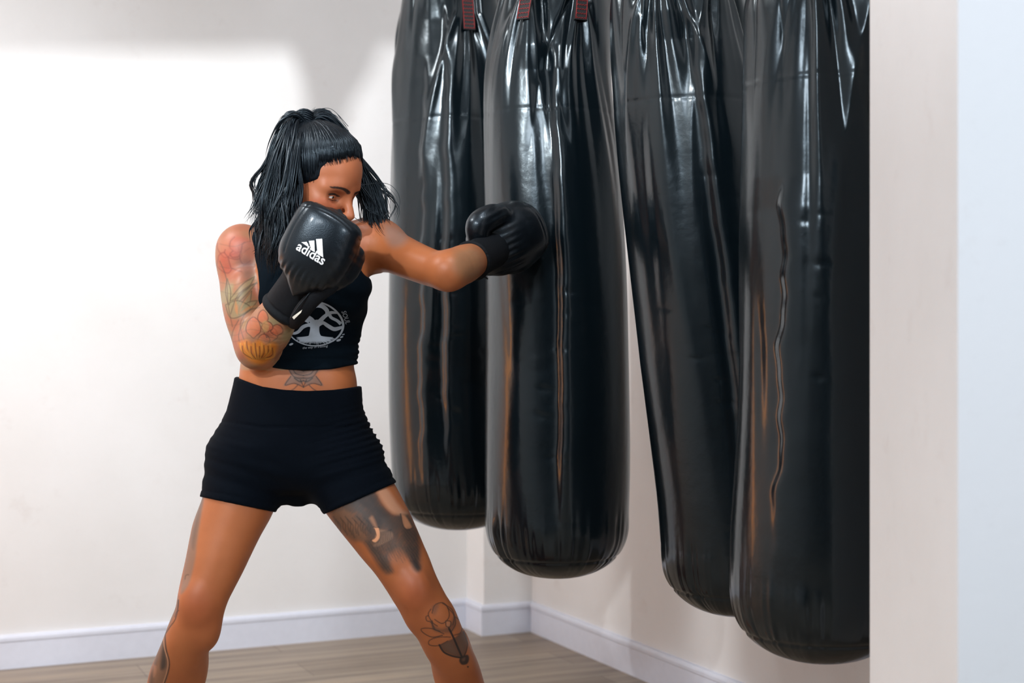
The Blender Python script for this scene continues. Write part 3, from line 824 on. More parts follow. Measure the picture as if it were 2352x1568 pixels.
# thigh: elephant head
tz = ((u > 738) & (u < 1000) & (v > 1100) & (v < 1330)).astype(float)
hatch = .75 + .25 * np.sin((u * .8 - v * .6) * 1.1 + 3 * vnoise(u, v, 14, 7))
gn = .5 + .35 * vnoise(u, v, 10, 9) + .3 * vnoise(u * .8 + v * .6, (v * .8 - u * .6) * .25, 2.2, 13)
blob([(757, 1175), (800, 1150), (845, 1130), (862, 1128), (880, 1160), (905, 1180), (935, 1175), (953, 1200), (962, 1235), (966, 1305), (952, 1308), (938, 1280), (915, 1262), (895, 1275), (900, 1310), (885, 1315), (866, 1290), (835, 1245), (810, 1240), (775, 1210)], (.09, .055, .04), .66, 7, tz * (.35 + gn) * 1.25)
blob([(760, 1180), (790, 1170), (812, 1185), (828, 1205), (845, 1240), (815, 1240), (788, 1222), (768, 1200)], (.20, .095, .05), .55, 4, tz)
for i in range(15):
    x = 766 + i * 5.4; y = 1186 + (i * 7 % 5) * 3
    stroke([(x, y), (x + 4 + i * .5, y + 10), (x + 5 + i * .2, y + 22), (x + 10, y + 36 - abs(i - 7))], 1.0, INK, .42, 2.0, msk=tz)
blob([(800, 1152), (838, 1128), (856, 1130), (872, 1160), (895, 1182), (880, 1205), (862, 1208), (850, 1185), (830, 1165)], (.035, .028, .027), .85, 10, tz)
blob([(810, 1150), (826, 1160), (848, 1188), (856, 1218), (846, 1215), (832, 1185), (812, 1168)], (.05, .04, .035), .7, 6, tz)
blob([(862, 1122), (885, 1118), (920, 1165), (935, 1178), (915, 1182), (895, 1172), (878, 1150)], (.55, .30, .19), .7, 5, tz)
blob([(922, 1182), (932, 1186), (946, 1210), (942, 1214), (932, 1214), (924, 1200)], (.50, .23, .12), .85, 2, tz)
stroke([(920, 1180), (926, 1208), (936, 1216), (948, 1212)], 1.8, INK, .7, 1.5, msk=tz)
blob([(875, 1190), (905, 1184), (922, 1188), (925, 1215), (905, 1225), (885, 1212)], (.07, .052, .045), .65, 5, tz)
blob([(872, 1215), (900, 1222), (900, 1236), (880, 1248), (862, 1255), (858, 1250), (872, 1240)], (.26, .15, .095), .8, 2.5, tz)
for i in range(9): stroke([(866 + i * 4, 1252 - i * 2), (868 + i * 3.6, 1238 - i * 2.4), (874 + i * 3.2, 1222 - i * .8)], .9, INK, .5, 1, msk=tz)
# tusk
blob([(859, 1212), (868, 1210), (872, 1222), (871, 1236), (862, 1245), (854, 1240), (861, 1234), (863, 1224)], (.72, .34, .17), .95, 1.2, tz)
stroke([(857, 1209), (864, 1211), (871, 1210)], 1.8, INK, .8, 1, msk=tz); stroke([(860, 1214), (864, 1228), (860, 1236), (852, 1240)], 1.2, INK, .7, 1, msk=tz)
blob([(848, 1190), (856, 1185), (866, 1208), (860, 1210)], (.5, .24, .13), .5, 3, tz)
# shading down to the knee
blob([(838, 1245), (852, 1245), (880, 1280), (904, 1312), (886, 1312), (866, 1292)], (.05, .035, .028), .78, 6, tz * hatch)
blob([(925, 1215), (955, 1215), (964, 1250), (962, 1290), (966, 1306), (955, 1308), (942, 1285), (930, 1250)], (.045, .03, .025), .78, 6, tz * hatch)
blob([(944, 1288), (954, 1284), (966, 1303), (957, 1307)], INK, .75, 4, tz)
blob([(880, 1250), (925, 1240), (935, 1275), (905, 1290), (890, 1270)], (.12, .07, .045), .5, 12, tz * hatch)
for i in range(20):
    x = 862 + i * 4.6; y = 1248 + (i * 5 % 7) * 3; stroke([(x, y), (x + 6, y + 12), (x + 13, y + 26)], .9, INK, .25, 1.6, msk=tz)
# shin: lotus and pendant
sz = ((u > 960) & (u < 1100) & (v > 1370) & (v < 1550)).astype(float)
def tz_(x, y): return 730 + x * .2984, 1100 + y * .2985
def SP(*pts): return [tz_(*p) for p in pts]
K = dict(msk=sz)
for pts in (SP((880, 1030), (900, 970), (960, 950), (1000, 990), (1010, 1060), (960, 1110), (900, 1080)), SP((850, 1050), (832, 1060), (840, 1090), (870, 1100), (900, 1150)), SP((960, 955), (1030, 1000), (1050, 1060), (1040, 1120)),
            SP((880, 1090), (890, 1150), (940, 1170)), SP((1060, 1060), (1110, 1110), (1100, 1180), (1050, 1200)), SP((1000, 990), (1045, 1040), (1060, 1110), (1030, 1170)),
            SP((970, 1190), (880, 1150), (800, 1150), (810, 1180), (880, 1215), (960, 1200)), SP((1020, 1215), (930, 1215), (860, 1240), (860, 1275), (930, 1280), (1000, 1245)), SP((870, 1000), (850, 1040), (880, 1100), (920, 1130))):
    stroke(pts, 1.5, INK, .7, 1.1, **K)
blob(SP((870, 1090), (900, 1130), (960, 1150), (1020, 1110), (1050, 1060), (1060, 1130), (1020, 1180), (940, 1180), (890, 1160)), (.07, .045, .035), .6, 4, sz)
blob(SP((880, 980), (930, 960), (910, 1030), (890, 1040)), (.09, .055, .04), .5, 4, sz)
blob(SP((985, 1090), (1020, 1095), (1015, 1130), (990, 1135)), (.42, .18, .09), .7, 2, sz); stroke(SP((985, 1090), (1022, 1095), (1018, 1135), (988, 1130), (985, 1090)), 1.2, INK, .8, 1, **K)
blob(SP((935, 1275), (1010, 1240), (1060, 1215), (1120, 1170), (1145, 1230), (1142, 1310), (1120, 1365), (1080, 1368), (1000, 1340), (955, 1310)), (.06, .042, .034), .78, 2, sz)
blob(SP((960, 1285), (1015, 1255), (1070, 1345), (1010, 1325)), (.13, .08, .055), .55, 3, sz); blob(SP((1075, 1220), (1120, 1195), (1132, 1300), (1110, 1330)), (.13, .08, .055), .5, 3, sz)
stroke(SP((935, 1275), (970, 1330), (1040, 1362), (1115, 1375)), 3, INK, .95, 1.2, **K); stroke(SP((1120, 1170), (1150, 1250), (1143, 1320), (1120, 1370)), 2.2, INK, .8, 1.2, **K)
stroke(SP((1010, 1150), (1040, 1210), (1075, 1290), (1115, 1380)), 3.4, INK, .95, 1.2, **K)
blob(SP((1095, 1370), (1150, 1350), (1165, 1380), (1150, 1420), (1110, 1428), (1088, 1400)), INK, .95, 1.5, sz); blob(SP((1110, 1380), (1135, 1372), (1132, 1395), (1112, 1398)), (.2, .1, .06), .5, 2, sz)
blob(SP((1150, 1436), (1162, 1440), (1158, 1450), (1149, 1447)), INK, .95, 1, sz)
# outer side of her right leg
rz = ((u < 480) & (v > 1125)).astype(float)
def R7(*pts): return [(330 + x * .2983, 1100 + y * .2985) for x, y in pts]
blob(R7((440, 130), (462, 140), (440, 300), (412, 480), (395, 620), (350, 800), (285, 885), (300, 760), (340, 520), (390, 300)), (.16, .12, .095), .72, 3, rz)
blob(R7((440, 130), (455, 145), (435, 260), (400, 460), (380, 540), (370, 440)), (.06, .05, .045), .5, 4, rz)
blob(R7((270, 900), (262, 980), (235, 1060), (165, 1190), (190, 1080), (230, 1000)), (.13, .10, .08), .7, 3, rz)
stroke(R7((268, 930), (262, 1000), (242, 1080), (200, 1140), (160, 1200)), 1.8, INK, .75, 1.2, msk=rz)
stroke(R7((270, 1010), (252, 1025), (240, 1060)), 1.2, INK, .6, 1.2, msk=rz)
blob(R7((160, 1190), (170, 1300), (195, 1400), (190, 1480), (160, 1568), (40, 1568), (70, 1430), (110, 1290)), (.17, .11, .075), .75, 3, rz)
blob(R7((150, 1210), (170, 1330), (172, 1440), (130, 1460), (135, 1320)), (.035, .03, .028), .85, 4, rz)
blob(R7((120, 1300), (110, 1400), (80, 1470), (70, 1568), (45, 1568), (70, 1430)), (.05, .042, .038), .6, 5, rz)
blob(R7((75, 1430), (95, 1440), (95, 1490), (75, 1520)), (.42, .2, .12), .6, 3, rz)
stroke(R7((165, 1190), (172, 1300), (197, 1400), (192, 1470), (160, 1568)), 1.8, INK, .75, 1.2, msk=rz); stroke(R7((150, 1200), (160, 1300), (186, 1400), (178, 1480), (150, 1568)), 1.2, (.5, .25, .14), .7, 1.2, msk=rz)
stroke(R7((345, 735), (325, 740), (318, 770)), 1.2, INK, .5, 1.2, msk=rz)
# grey work on the far shoulder and the gloved forearm
sh = (armL(P) < .012).astype(float)
blob([(880, 512), (910, 520), (935, 540), (925, 562), (900, 566), (885, 545)], (.22, .17, .15), .6, 9, sh)
blob([(1045, 575), (1085, 565), (1110, 590), (1100, 640), (1062, 640), (1040, 610)], (.2, .14, .08), .55, 12, (u > 1030).astype(float))
# face: brow, lashes, lips, warmer cheeks (head frame)
hp = (P - HO) @ HR.T / HS
hm = (np.abs(hp[:, 0] - .05) < .09) & (np.abs(hp[:, 2]) < .14) & (v < 620)
def hblob(c, r, cc, a):
    global col
    d = np.sqrt((((hp - np.array(c)) / np.array(r)) ** 2).sum(1)); a_ = (np.clip(1.25 - d, 0, .25) * 4 * a * hm)[:, None]
    col = col * (1 - a_) + tint(cc) * a_
fm = (hm & (hp[:, 0] > .02))[:, None] * .5; col = col * (1 - fm) + tint((.47, .165, .085)) * fm
for s_ in (-1, 1):
    hblob((.075, s_ * .045, -.022), (.03, .028, .02), (.52, .13, .07), .35)
    for t in np.linspace(0, 1, 9):
        hblob((.0975 - .024 * t * t, s_ * (.013 + .037 * t), .0225 + .007 * math.sin(t * 2.4) - .003 * t), (.018, .0052, .0034 - .0012 * t), (.018, .012, .011), .9)
        hblob((.0900 - .011 * t * t, s_ * (.0205 + .025 * t), .0088 + .0025 * math.sin(t * 3.1)), (.010, .0032, .0019), (.015, .010, .010), .9)
        hblob((.0890 - .010 * t * t, s_ * (.021 + .024 * t), -.0008 - .001 * math.sin(t * 3.1)), (.010, .0030, .0011), (.05, .025, .02), .6)
hblob((.1, 0, -.058), (.014, .024, .008), (.42, .09, .075), .6); hblob((.098, 0, -.068), (.014, .021, .007), (.42, .09, .075), .6)
a = me.color_attributes.new('Col', 'FLOAT_COLOR', 'POINT'); a.data.foreach_set('color', np.c_[np.clip(col, 0, 1), np.ones(len(col))].astype(np.float32).ravel())
me.materials.append(M_skin); me.update()
person = bpy.data.objects.new('person', me); C.objects.link(person)
tag(person, 'tattooed woman with black ponytail boxing in a dark crop top and shorts', 'person')

# ---- eyes
for s_ in (-1, 1):
    for nm, c, r, mat in (('eye', (.0715, s_ * .0330, .004), .0135, M_eyew),):
        bm = bmesh.new(); bmesh.ops.create_uvsphere(bm, u_segments=28, v_segments=18, radius=r * HS)
        mm = bpy.data.meshes.new('eye'); bm.to_mesh(mm); bm.free(); mm.polygons.foreach_set('use_smooth', np.ones(len(mm.polygons), bool)); mm.materials.append(mat)
        e = bpy.data.objects.new('eye', mm); C.objects.link(e); e.location = H(*c); e.parent = person
        g = np.array((1, .12, -.02)); g /= np.linalg.norm(g); gd = Vector(g[0] * Fd + g[1] * Sd + g[2] * Ud)
        bm = bmesh.new(); bmesh.ops.create_uvsphere(bm, u_segments=20, v_segments=12, radius=.0063 * HS)
        for q in bm.verts: q.co.z *= .35
        mm = bpy.data.meshes.new('iris'); bm.to_mesh(mm); bm.free(); mm.polygons.foreach_set('use_smooth', np.ones(len(mm.polygons), bool)); mm.materials.append(M_iris)
        ir = bpy.data.objects.new('iris', mm); C.objects.link(ir); ir.parent = e
        ir.location = gd * (.0117 * HS); ir.rotation_euler = gd.to_track_quat('Z', 'Y').to_euler()
# ear stud
bm = bmesh.new(); bmesh.ops.create_icosphere(bm, subdivisions=2, radius=.0028)
mm = bpy.data.meshes.new('earring'); bm.to_mesh(mm); bm.free(); mm.materials.append(M_silver)
e = bpy.data.objects.new('earring', mm); C.objects.link(e); e.location = H(.018, -.082, -.037); e.parent = person
# nose ring
mb = MB(); mb.tube([H(.107 + .004 * math.cos(a), -.0150 - .003 * math.sin(a), -.036 + .006 * math.sin(a)) for a in np.linspace(0, 3.6, 12)], .0006, 6); mb.build('nose_ring', M_silver, person)


# ---- clothes
def interp_cut(pts, Y=3.2):
    xs = [(p[0] - CX) / F * Y for p in pts]; zs = [CAMZ - (p[1] - CY) / F * Y for p in pts]
    return lambda X: np.interp(X, xs, zs)


core = SDF(); core.ops = list(torso.ops)
for op in armR.ops: core.ops.append(op[:3] + (.028,) + op[4:])
for op in armL.ops: core.ops.append(op[:3] + (.04,) + op[4:])
hem = interp_cut([(520, 818), (553, 829), (600, 841), (650, 848), (700, 851), (760, 848), (815, 837), (840, 832)])
neck = interp_cut([(560, 520), (640, 520), (665, 545), (700, 575), (740, 580), (775, 560), (800, 520), (840, 515)], 3.25)
armhole_c = W(872, 582, 3.22)


def top_sdf(P):
    d = torso(P) - .0065
    d = np.maximum(d, hem(P[:, 0]) - P[:, 2])
    d = np.maximum(d, P[:, 2] - (CAMZ - (508 - CY) / F * 3.27))
    # neckline scoop
    q = np.sqrt(((P[:, 0] - W(722, 520, 3.2)[0]) / .062) ** 2 + ((P[:, 2] - W(722, 520, 3.2)[2]) / .05) ** 2 + ((P[:, 1] - 3.17) / .12) ** 2)
    d = np.maximum(d, (1 - q) * .05)
    nk = np.sqrt((P[:, 0] - W(716, 500, 3.25)[0]) ** 2 + (P[:, 1] - 3.265) ** 2)
    d = np.maximum(d, np.where(P[:, 2] > W(0, 560, 3.25)[2], .066 - nk, -1))
    uu, vv = pxs(P); d = np.maximum(d, np.where(vv < 700, (np.interp(vv, [500, 530, 560, 590, 620, 660, 700], [545, 556, 572, 585, 592, 596, 590]) - uu) / F * 3.2, -1))
    # wider armhole on the reaching side
    e = np.sqrt(((P[:, 0] - armhole_c[0]) / .050) ** 2 + ((P[:, 2] - armhole_c[2]) / .062) ** 2) - 1
    d = np.maximum(d, -e * .05)
    return d


V, Q = surface_net(top_sdf, (-.66, 3.1, .95), (-.29, 3.46, 1.34), .0042)


def wr_top(P):
    u, v = pxs(P)
    dz = .0022 * np.sin((v - u * .5) * .11 + 2 * np.sin(u * .03)) * np.clip(1 - np.abs(v - 690) / 120, 0, 1) * np.clip((u - 600) / 200, 0, 1)
    dz += .0018 * np.sin(v * .16 + u * .02) * np.exp(-((v - 800) / 22) ** 2) + .0016 * np.exp(-((v - 825) / 2.5) ** 2) * -1
    dz += .0015 * np.sin(v * .5 + u * .03) * np.clip((u - 790) / 20, 0, 1) * np.clip((v - 760) / 30, 0, 1)
    return dz


def displace(P, fn, base, lim=.01):
    n = grad(fn, P); d = base(P); return P + n * d[:, None]


V = relax(newton(top_sdf, V, 1, .002), Q, 2)
crop = mesh_obj('crop_top', displace(V, torso, wr_top), Q, M_top, person)
waist = interp_cut([(520, 866), (548, 873), (600, 888), (650, 895), (700, 898), (760, 896), (820, 889), (850, 886)])


def short_sdf(P):
    d = torso(P) - .0065
    d = np.maximum(d, P[:, 2] - waist(P[:, 0]))
    u, v = pxs(P)
    mid = 688
    cut = np.where(u < mid, 1141 + (u - 462) * .207, 1182 - (u - 742) * .44)
    return np.maximum(d, (v - cut) / F * 3.2 * .93)


V, Q = surface_net(short_sdf, (-.76, 3.12, .63), (-.20, 3.50, .99), .0042)


def wr_short(P):
    u, v = pxs(P)
    hip = np.clip((u - 700) / 110, 0, 1) * np.exp(-((v - (1010 + (u - 800) * -.1)) / 62) ** 2)
    ph = (v + (u - 830) * .32)
    dz = .0024 * hip * (np.sin(ph * .42 + 1.2 * np.sin(u * .02)) + .5 * np.sin(ph * .77 + 1) * np.sin(u * .05))
    hip2 = np.clip((600 - u) / 80, 0, 1) * np.exp(-((v - 1010) / 60) ** 2); dz += .0007 * hip2 * np.sin((v - u * .25) * .3)
    dz += .0014 * np.sin((v + (u - 700) * .35 * np.sign(u - 690)) * .16) * np.exp(-((v - 1085) / 40) ** 2) * np.clip((np.abs(u - 690)) / 60, 0, 1)
    wb = 968 + 12 * np.clip((u - 520) / 80, 0, 1)
    dz += -.0022 * np.exp(-((v - wb) / 3.0) ** 2) + .001 * (v < wb)
    cut = np.where(u < 688, 1141 + (u - 462) * .207, 1182 - (u - 742) * .44)
    dz += -.0016 * np.exp(-((cut - v - 17) / 2.0) ** 2)
    return dz * (P[:, 1] < 3.4)


V = relax(newton(short_sdf, V, 1, .002), Q, 2)
mesh_obj('cycling_shorts', displace(V, torso, wr_short), Q, M_short, person)


# ---- printed marks draped onto a surface
def decal(name, polys, mat, parent, fn, Y, D=(0, 1, 0), off=.0012, start=.12, grid=3.0, base=None):
    """polys: list of closed picture-space outlines with holes handled by curve fill"""
    cu = bpy.data.curves.new(name, 'CURVE'); cu.dimensions = '2D'; cu.fill_mode = 'FRONT'
    for pl in polys:
        s = cu.splines.new('POLY'); s.points.add(len(pl) - 1)
        for i, (x, y) in enumerate(pl): s.points[i].co = (x, -y, 0, 1)
        s.use_cyclic_u = True
    o = bpy.data.objects.new(name, cu); C.objects.link(o)
    return drape(o, name, mat, parent, fn, Y, D, off, start, grid)


def drape(o, name, mat, parent, fn, Y, D, off, start, grid, xf=None):
    bpy.context.view_layer.update()
    me = bpy.data.meshes.new_from_object(o.evaluated_get(bpy.context.evaluated_depsgraph_get()))
    C.objects.unlink(o); bpy.data.objects.remove(o)
    bm = bmesh.new(); bm.from_mesh(me)
    if xf is not None:
        for q in bm.verts: q.co = Vector(xf(q.co.x, q.co.y))
    for ax in (0, 1):
        lo = min(q.co[ax] for q in bm.verts); hi = max(q.co[ax] for q in bm.verts); g = lo + grid
        while g < hi:
            co = [0, 0, 0]; co[ax] = g; no = [0, 0, 0]; no[ax] = 1
            bmesh.ops.bisect_plane(bm, geom=bm.verts[:] + bm.edges[:] + bm.faces[:], plane_co=co, plane_no=no); g += grid
    bmesh.ops.triangulate(bm, faces=bm.faces[:])
    P = np.array([W(q.co.x, -q.co.y, Y) for q in bm.verts])
    Pn, ok = project_down(fn, P, D, off, start)
    bm.verts.index_update()
    bad = []
    for q, p, k_ in zip(bm.verts, Pn, ok):
        q.co = p
        if not k_: bad.append(q)
    bmesh.ops.delete(bm, geom=bad, context='VERTS')
    bm.to_mesh(me); bm.free(); me.materials.clear(); me.materials.append(mat)
    me.polygons.foreach_set('use_smooth', np.ones(len(me.polygons), bool))
    n = bpy.data.objects.new(name, me); C.objects.link(n); n.parent = parent
    return n


def band(pts, ws, n=None):
    """outline of a tapering brush stroke"""
    q = catmull(np.c_[np.array(pts, float), ws], n or len(pts) * 5); t = np.gradient(q[:, :2], axis=0); t /= np.linalg.norm(t, axis=1)[:, None]
    nn = np.c_[-t[:, 1], t[:, 0]] * q[:, 2:] / 2
    return [tuple(p) for p in np.r_[q[:, :2] + nn, (q[:, :2] - nn)[::-1]]]


def text_decal(name, txt, at, size, ang_, mat, parent, fn, Y, shear=0, off=.0014, start=.12, D=(0, 1, 0), bold=0, width=1., grid=3.):
    cu = bpy.data.curves.new(name, 'FONT'); cu.body = txt; cu.size = size; cu.align_x = 'CENTER'; cu.align_y = 'CENTER'; cu.offset = bold; cu.resolution_u = 4
    o = bpy.data.objects.new(name, cu); C.objects.link(o)
    ca, sa = math.cos(ang_), math.sin(ang_)

    def xf(x, y):
        x = x * width + shear * y
        return (at[0] + x * ca - y * sa, -at[1] + x * sa + y * ca, 0)
    return drape(o, name, mat, parent, fn, Y, D, off, start, grid, xf)


def Zt(x, y): return 640 + x * .12754, 620 + y * .12755
def ZP(*p): return [Zt(*q) for q in p]
top_fn = lambda P: torso(P) - .0065 - wr_top(P)
pr = []
ring_o = [(724 + 65 * math.cos(t) + 3, 744 + 52.5 * math.sin(t)) for t in np.linspace(0, 2 * math.pi, 60, endpoint=False)]
ring_o = [Zt(x, y) for x, y in [(645 + 520 * math.cos(t), 968 + 405 * math.sin(t)) for t in np.linspace(0, 2 * math.pi, 64, endpoint=False)]]
ring_i = [Zt(x, y) for x, y in [(640 + 488 * math.cos(t), 972 + 382 * math.sin(t)) for t in np.linspace(0, 2 * math.pi, 64, endpoint=False)]]
decal('print_ring', [ring_o, ring_i], M_shirtprint, crop, top_fn, 3.2)
tr = [band(ZP((650, 1230), (645, 1150), (650, 1050), (655, 960), (650, 900)), [34, 24, 20, 22, 16]),
      band(ZP((640, 1010), (600, 900), (500, 840), (450, 760), (480, 660), (560, 630), (670, 645)), [14, 12, 12, 10, 9, 8, 2]),
      band(ZP((660, 1000), (740, 930), (850, 830), (960, 770), (1075, 775)), [14, 10, 8, 7, 4]),
      band(ZP((660, 690), (730, 645), (820, 660), (890, 730), (890, 800)), [3, 9, 10, 10, 8]),
      band(ZP((930, 810), (960, 860), (1050, 910), (1110, 970)), [8, 7, 7, 8]),
      band(ZP((690, 980), (800, 950), (880, 1000), (980, 1060), (1060, 1050), (1130, 1020)), [14, 8, 9, 9, 8, 5]),
      band(ZP((640, 990), (540, 990), (440, 1030), (360, 1110), (280, 1140), (190, 1130)), [14, 8, 8, 7, 6, 4]),
      band(ZP((560, 930), (480, 890), (420, 850), (340, 870)), [8, 8, 6, 1.5])]
for i, b_ in enumerate(tr): decal('print_tree', [b_], M_shirtprint, crop, top_fn, 3.2, off=.0013 + i * .00006)
root_p = ZP((300, 1275), (420, 1250), (520, 1215), (560, 1170), (600, 1160), (720, 1150), (790, 1175), (900, 1180), (1040, 1185), (980, 1260), (880, 1320), (740, 1355), (560, 1355), (420, 1330))
roots = []
for i in range(46):
    a = math.pi * (.02 + .96 * i / 45); L = R_.uniform(.75, 1.0)
    roots.append(band(ZP((650 + 60 * math.cos(a), 1185), (650 + 200 * math.cos(a) * L, 1200 + 70 * math.sin(a) * L), (650 + 400 * math.cos(a) * L, 1205 + 150 * math.sin(a) * L)), [3.6, 2.2, .7], 8))
for i, b_ in enumerate(roots): tr.append(b_)
for i in range(0, len(roots)): decal('print_roots', [roots[i]], M_shirtprint, crop, top_fn, 3.2, off=.0019 + (i % 5) * .00004, grid=6)
pw = [(1058, 1262, 40, 22), (1110, 1205, 28, 16), (1140, 1158, 22, 10), (228, 1335, 38, 20), (170, 1285, 26, 13), (140, 1240, 14, 8)]
for x, y, a_, b_ in pw: decal('print_paw', [[Zt(x + a_ * math.cos(t), y + b_ * math.sin(t) - a_ * .3 * math.cos(t)) for t in np.linspace(0, 6.28, 14)[:-1]]], M_shirtprint, crop, top_fn, 3.2)
text_decal('print_lettering', 'SOUL', Zt(1205, 855), 15, math.radians(-80), M_shirtprint, crop, top_fn, 3.2, width=.8)
text_decal('print_lettering', 'MIND', Zt(640, 520), 12, math.radians(0), M_shirtprint, crop, top_fn, 3.2, width=.8)
text_decal('print_lettering', 'the way of training', Zt(650, 1385), 7.5, math.radians(5), M_shirtprint, crop, top_fn, 3.2, shear=.3)
text_decal('print_lettering', 'MARTIAL', Zt(1000, 215), 6.5, math.radians(12), M_shirtprint, crop, top_fn, 3.2, width=1.05)
text_decal('print_lettering', 'ARTS', Zt(820, 322), 6.5, math.radians(12), M_shirtprint, crop, top_fn, 3.2, width=1.3)

# ------------------------------------------------------------------ gloves
def frame_px(dx, dy, depth=0.):
    a = np.array((dx, depth, -dy), float); return a / np.linalg.norm(a)


GA = frame_px(.5, -.87); GB = np.array((.87, 0, -.5)); GN = np.array((0, -1., 0))
G0 = W(735, 555, 2.99); q = .000915
gr = SDF()
gs = [(-104, 8, 0, 38, 36), (-88, 6, 0, 62, 46), (-55, 4, 0, 79, 56), (-15, 4, 0, 84, 62), (30, 1, 0, 82, 62), (56, 0, 0, 78, 58), (69, 1, 0, 66, 48), (76, 3, 0, 46, 34), (80, 4, 0, 12, 10)]
gr.loft(G0, GA, GB, GN, [tuple(x * q for x in s) for s in gs], pw=2.5, n=50)
gr.chain([G0 + GA * a * q + GB * b * q + GN * n_ * q for a, b, n_ in ((-70, 52, -30), (-30, 74, -42), (8, 76, -46))], [.030, .031, .026], .012)


def gwr(P):
    a = (P - G0) @ GA / q; b = (P - G0) @ GB / q
    d = .0013 * np.sin(b * .42 + 1.5 * np.sin(a * .05)) * np.exp(-((a + 92) / 16) ** 2)
    d += .0003 * np.sin(a * .33 + b * .1) * np.clip((b - 40) / 30, 0, 1) * np.clip((70 - a) / 60, 0, 1)
    d += -.0016 * np.exp(-((b + 62 - .002 * (a - 10) ** 2) / 2.2) ** 2) * (a > -60) + -.0012 * np.exp(-((a - 66 + .003 * b * b) / 2.0) ** 2)
    return d


V, Q = surface_net(gr, *gr.bounds(), .003)
V = newton(gr, V, 2, .003)
V = relax(V, Q, 5)
gl = mesh_obj('boxing_glove', displace(V, gr, gwr), Q, M_leather, person); gl['label'] = 'black leather glove held in front of the mouth'
# cuff: neoprene sleeve with a rolled end
cd = frame_px(-57, 77, 48); cs = np.array((.80, 0, -.60)); cn = np.cross(cd, cs); cn /= np.linalg.norm(cn); c0 = W(700, 640, 3.035)
cf = SDF(); qq = .000925
cf.loft(c0, cd, cs, cn, [(-.032, 0, 0, .044, .036), (.0, 0, 0, .046, .038), (.03, .0, 0, .0465, .0385), (.06, -.001, 0, .047, .0395), (.088, -.002, 0, .0475, .041), (.095, -.002, 0, .0478, .0415)], pw=2.2, n=30)
def cuff_w(P):
    a = (P - c0) @ cd
    return .0035 * np.exp(-((a - .090) / .006) ** 2) - .002 * np.exp(-((a - .079) / .0025) ** 2) + .003 * np.exp(-((a - .004) / .007) ** 2)
V, Q = surface_net(cf, *cf.bounds(), .003); V = newton(cf, V, 1, .003)
cuff = mesh_obj('cuff', displace(V, cf, cuff_w), Q, M_cuff, gl)
# closing strap wrapped round the inner side of the wrist
sp = MB(); hwid = .0
pts = [W(x, y, Y) for x, y, Y in ((783, 628, 3.02), (760, 655, 3.0), (735, 672, 2.995), (706, 700, 3.005), (684, 730, 3.03), (672, 748, 3.06))]
sp.tube(catmull(np.array(pts), 24), list(np.interp(np.linspace(0, 1, 24), [0, .2, .7, 1], [.014, .018, .018, .012])), 20, flat=.62)
sp.build('strap', M_cuff, gl)
sp = MB(); sp.tube(catmull(np.array([W(x, y, Y) for x, y, Y in ((722, 658, 2.985), (702, 684, 2.985), (683, 708, 2.992), (668, 730, 3.0))]), 14), .0016, 8); sp.build('piping', M_leather, gl)
tg = MB(); a_, b_, c_, d_ = W(671, 728, 2.999), W(675, 733.5, 2.999), W(691, 718, 2.99), W(694, 711, 2.99)
for p in (a_, b_, c_, d_): tg.v.append(tuple(p + np.array((0, -.0005, 0)))); tg.v.append(tuple(p + np.array((0, .0012, 0))))
tg.f = [(0, 2, 4, 6), (1, 7, 5, 3), (0, 1, 3, 2), (2, 3, 5, 4), (4, 5, 7, 6), (6, 7, 1, 0)]
tg.build('label_tag', M_tag, gl, smooth=False)
# wordmark and three bars on the back of the glove
gfn = lambda P: gr(P) - gwr(P)
text_decal('logo', 'adidas', (716, 583), 31, math.radians(-31), M_print, gl, gfn, 2.945, bold=.55, width=.95, start=.2, shear=0)
for pl in ([(694, 557), (706, 556), (710, 561.5), (711, 569)], [(711, 554), (724, 553), (725, 580), (717, 575.5)], [(728, 550), (742, 549), (744, 592), (731, 584)]):
    decal('logo', [pl], M_print, gl, gfn, 2.945, start=.2)

# left glove, at the end of the punch
Lo = W(1163, 545, 3.34); A = np.array((.74, .52, .43)); A /= np.linalg.norm(A); B = np.cross(A, (0, 0, 1.)); B /= np.linalg.norm(B); Nn = np.cross(B, A)
if Nn[2] < 0: Nn = -Nn
g2 = SDF()
g2.loft(Lo, A, B, Nn, [(-.095, 0, -.012, .034, .036), (-.075, 0, -.006, .058, .056), (-.03, 0, .002, .076, .070), (.02, 0, .004, .080, .074), (.06, 0, -.002, .072, .068), (.082, 0, -.008, .05, .048), (.094, 0, -.01, .012, .012)], pw=2.4, n=46)
g2.chain([W(1098, 545, 3.24), W(1100, 518, 3.235), W(1122, 500, 3.25), W(1150, 492, 3.27)], [.026, .030, .030, .023], .012)
g2.chain([W(1135, 600, 3.31), W(1185, 592, 3.34), W(1215, 570, 3.37)], [.028, .036, .03], .02)
def g2w(P):
    a = (P - Lo) @ A; n_ = (P - Lo) @ Nn
    return .0012 * np.sin(n_ * 420) * np.exp(-((a + .05) / .03) ** 2) - .0018 * np.exp(-((a - .055) / .0025) ** 2)
V, Q = surface_net(g2, *g2.bounds(), .0035); V = newton(g2, V, 2, .003)
V = relax(V, Q, 5)
gl2 = mesh_obj('boxing_glove', displace(V, g2, g2w), Q, M_leather, person); gl2['label'] = 'black leather glove on the outstretched punching arm'
cf = SDF(); cf.chain([W(1082, 600, 3.175), W(1104, 588, 3.225), W(1135, 570, 3.29)], [.043, .042, .044])
cp = W(1082, 600, 3.175); cdn = W(1135, 570, 3.29) - cp; cdn /= np.linalg.norm(cdn)
cfn = lambda P: np.maximum(cf(P), .0 - ((P - cp) @ cdn))
V, Q = surface_net(cfn, *cf.bounds(), .0035); V = newton(cfn, V, 1, .002)
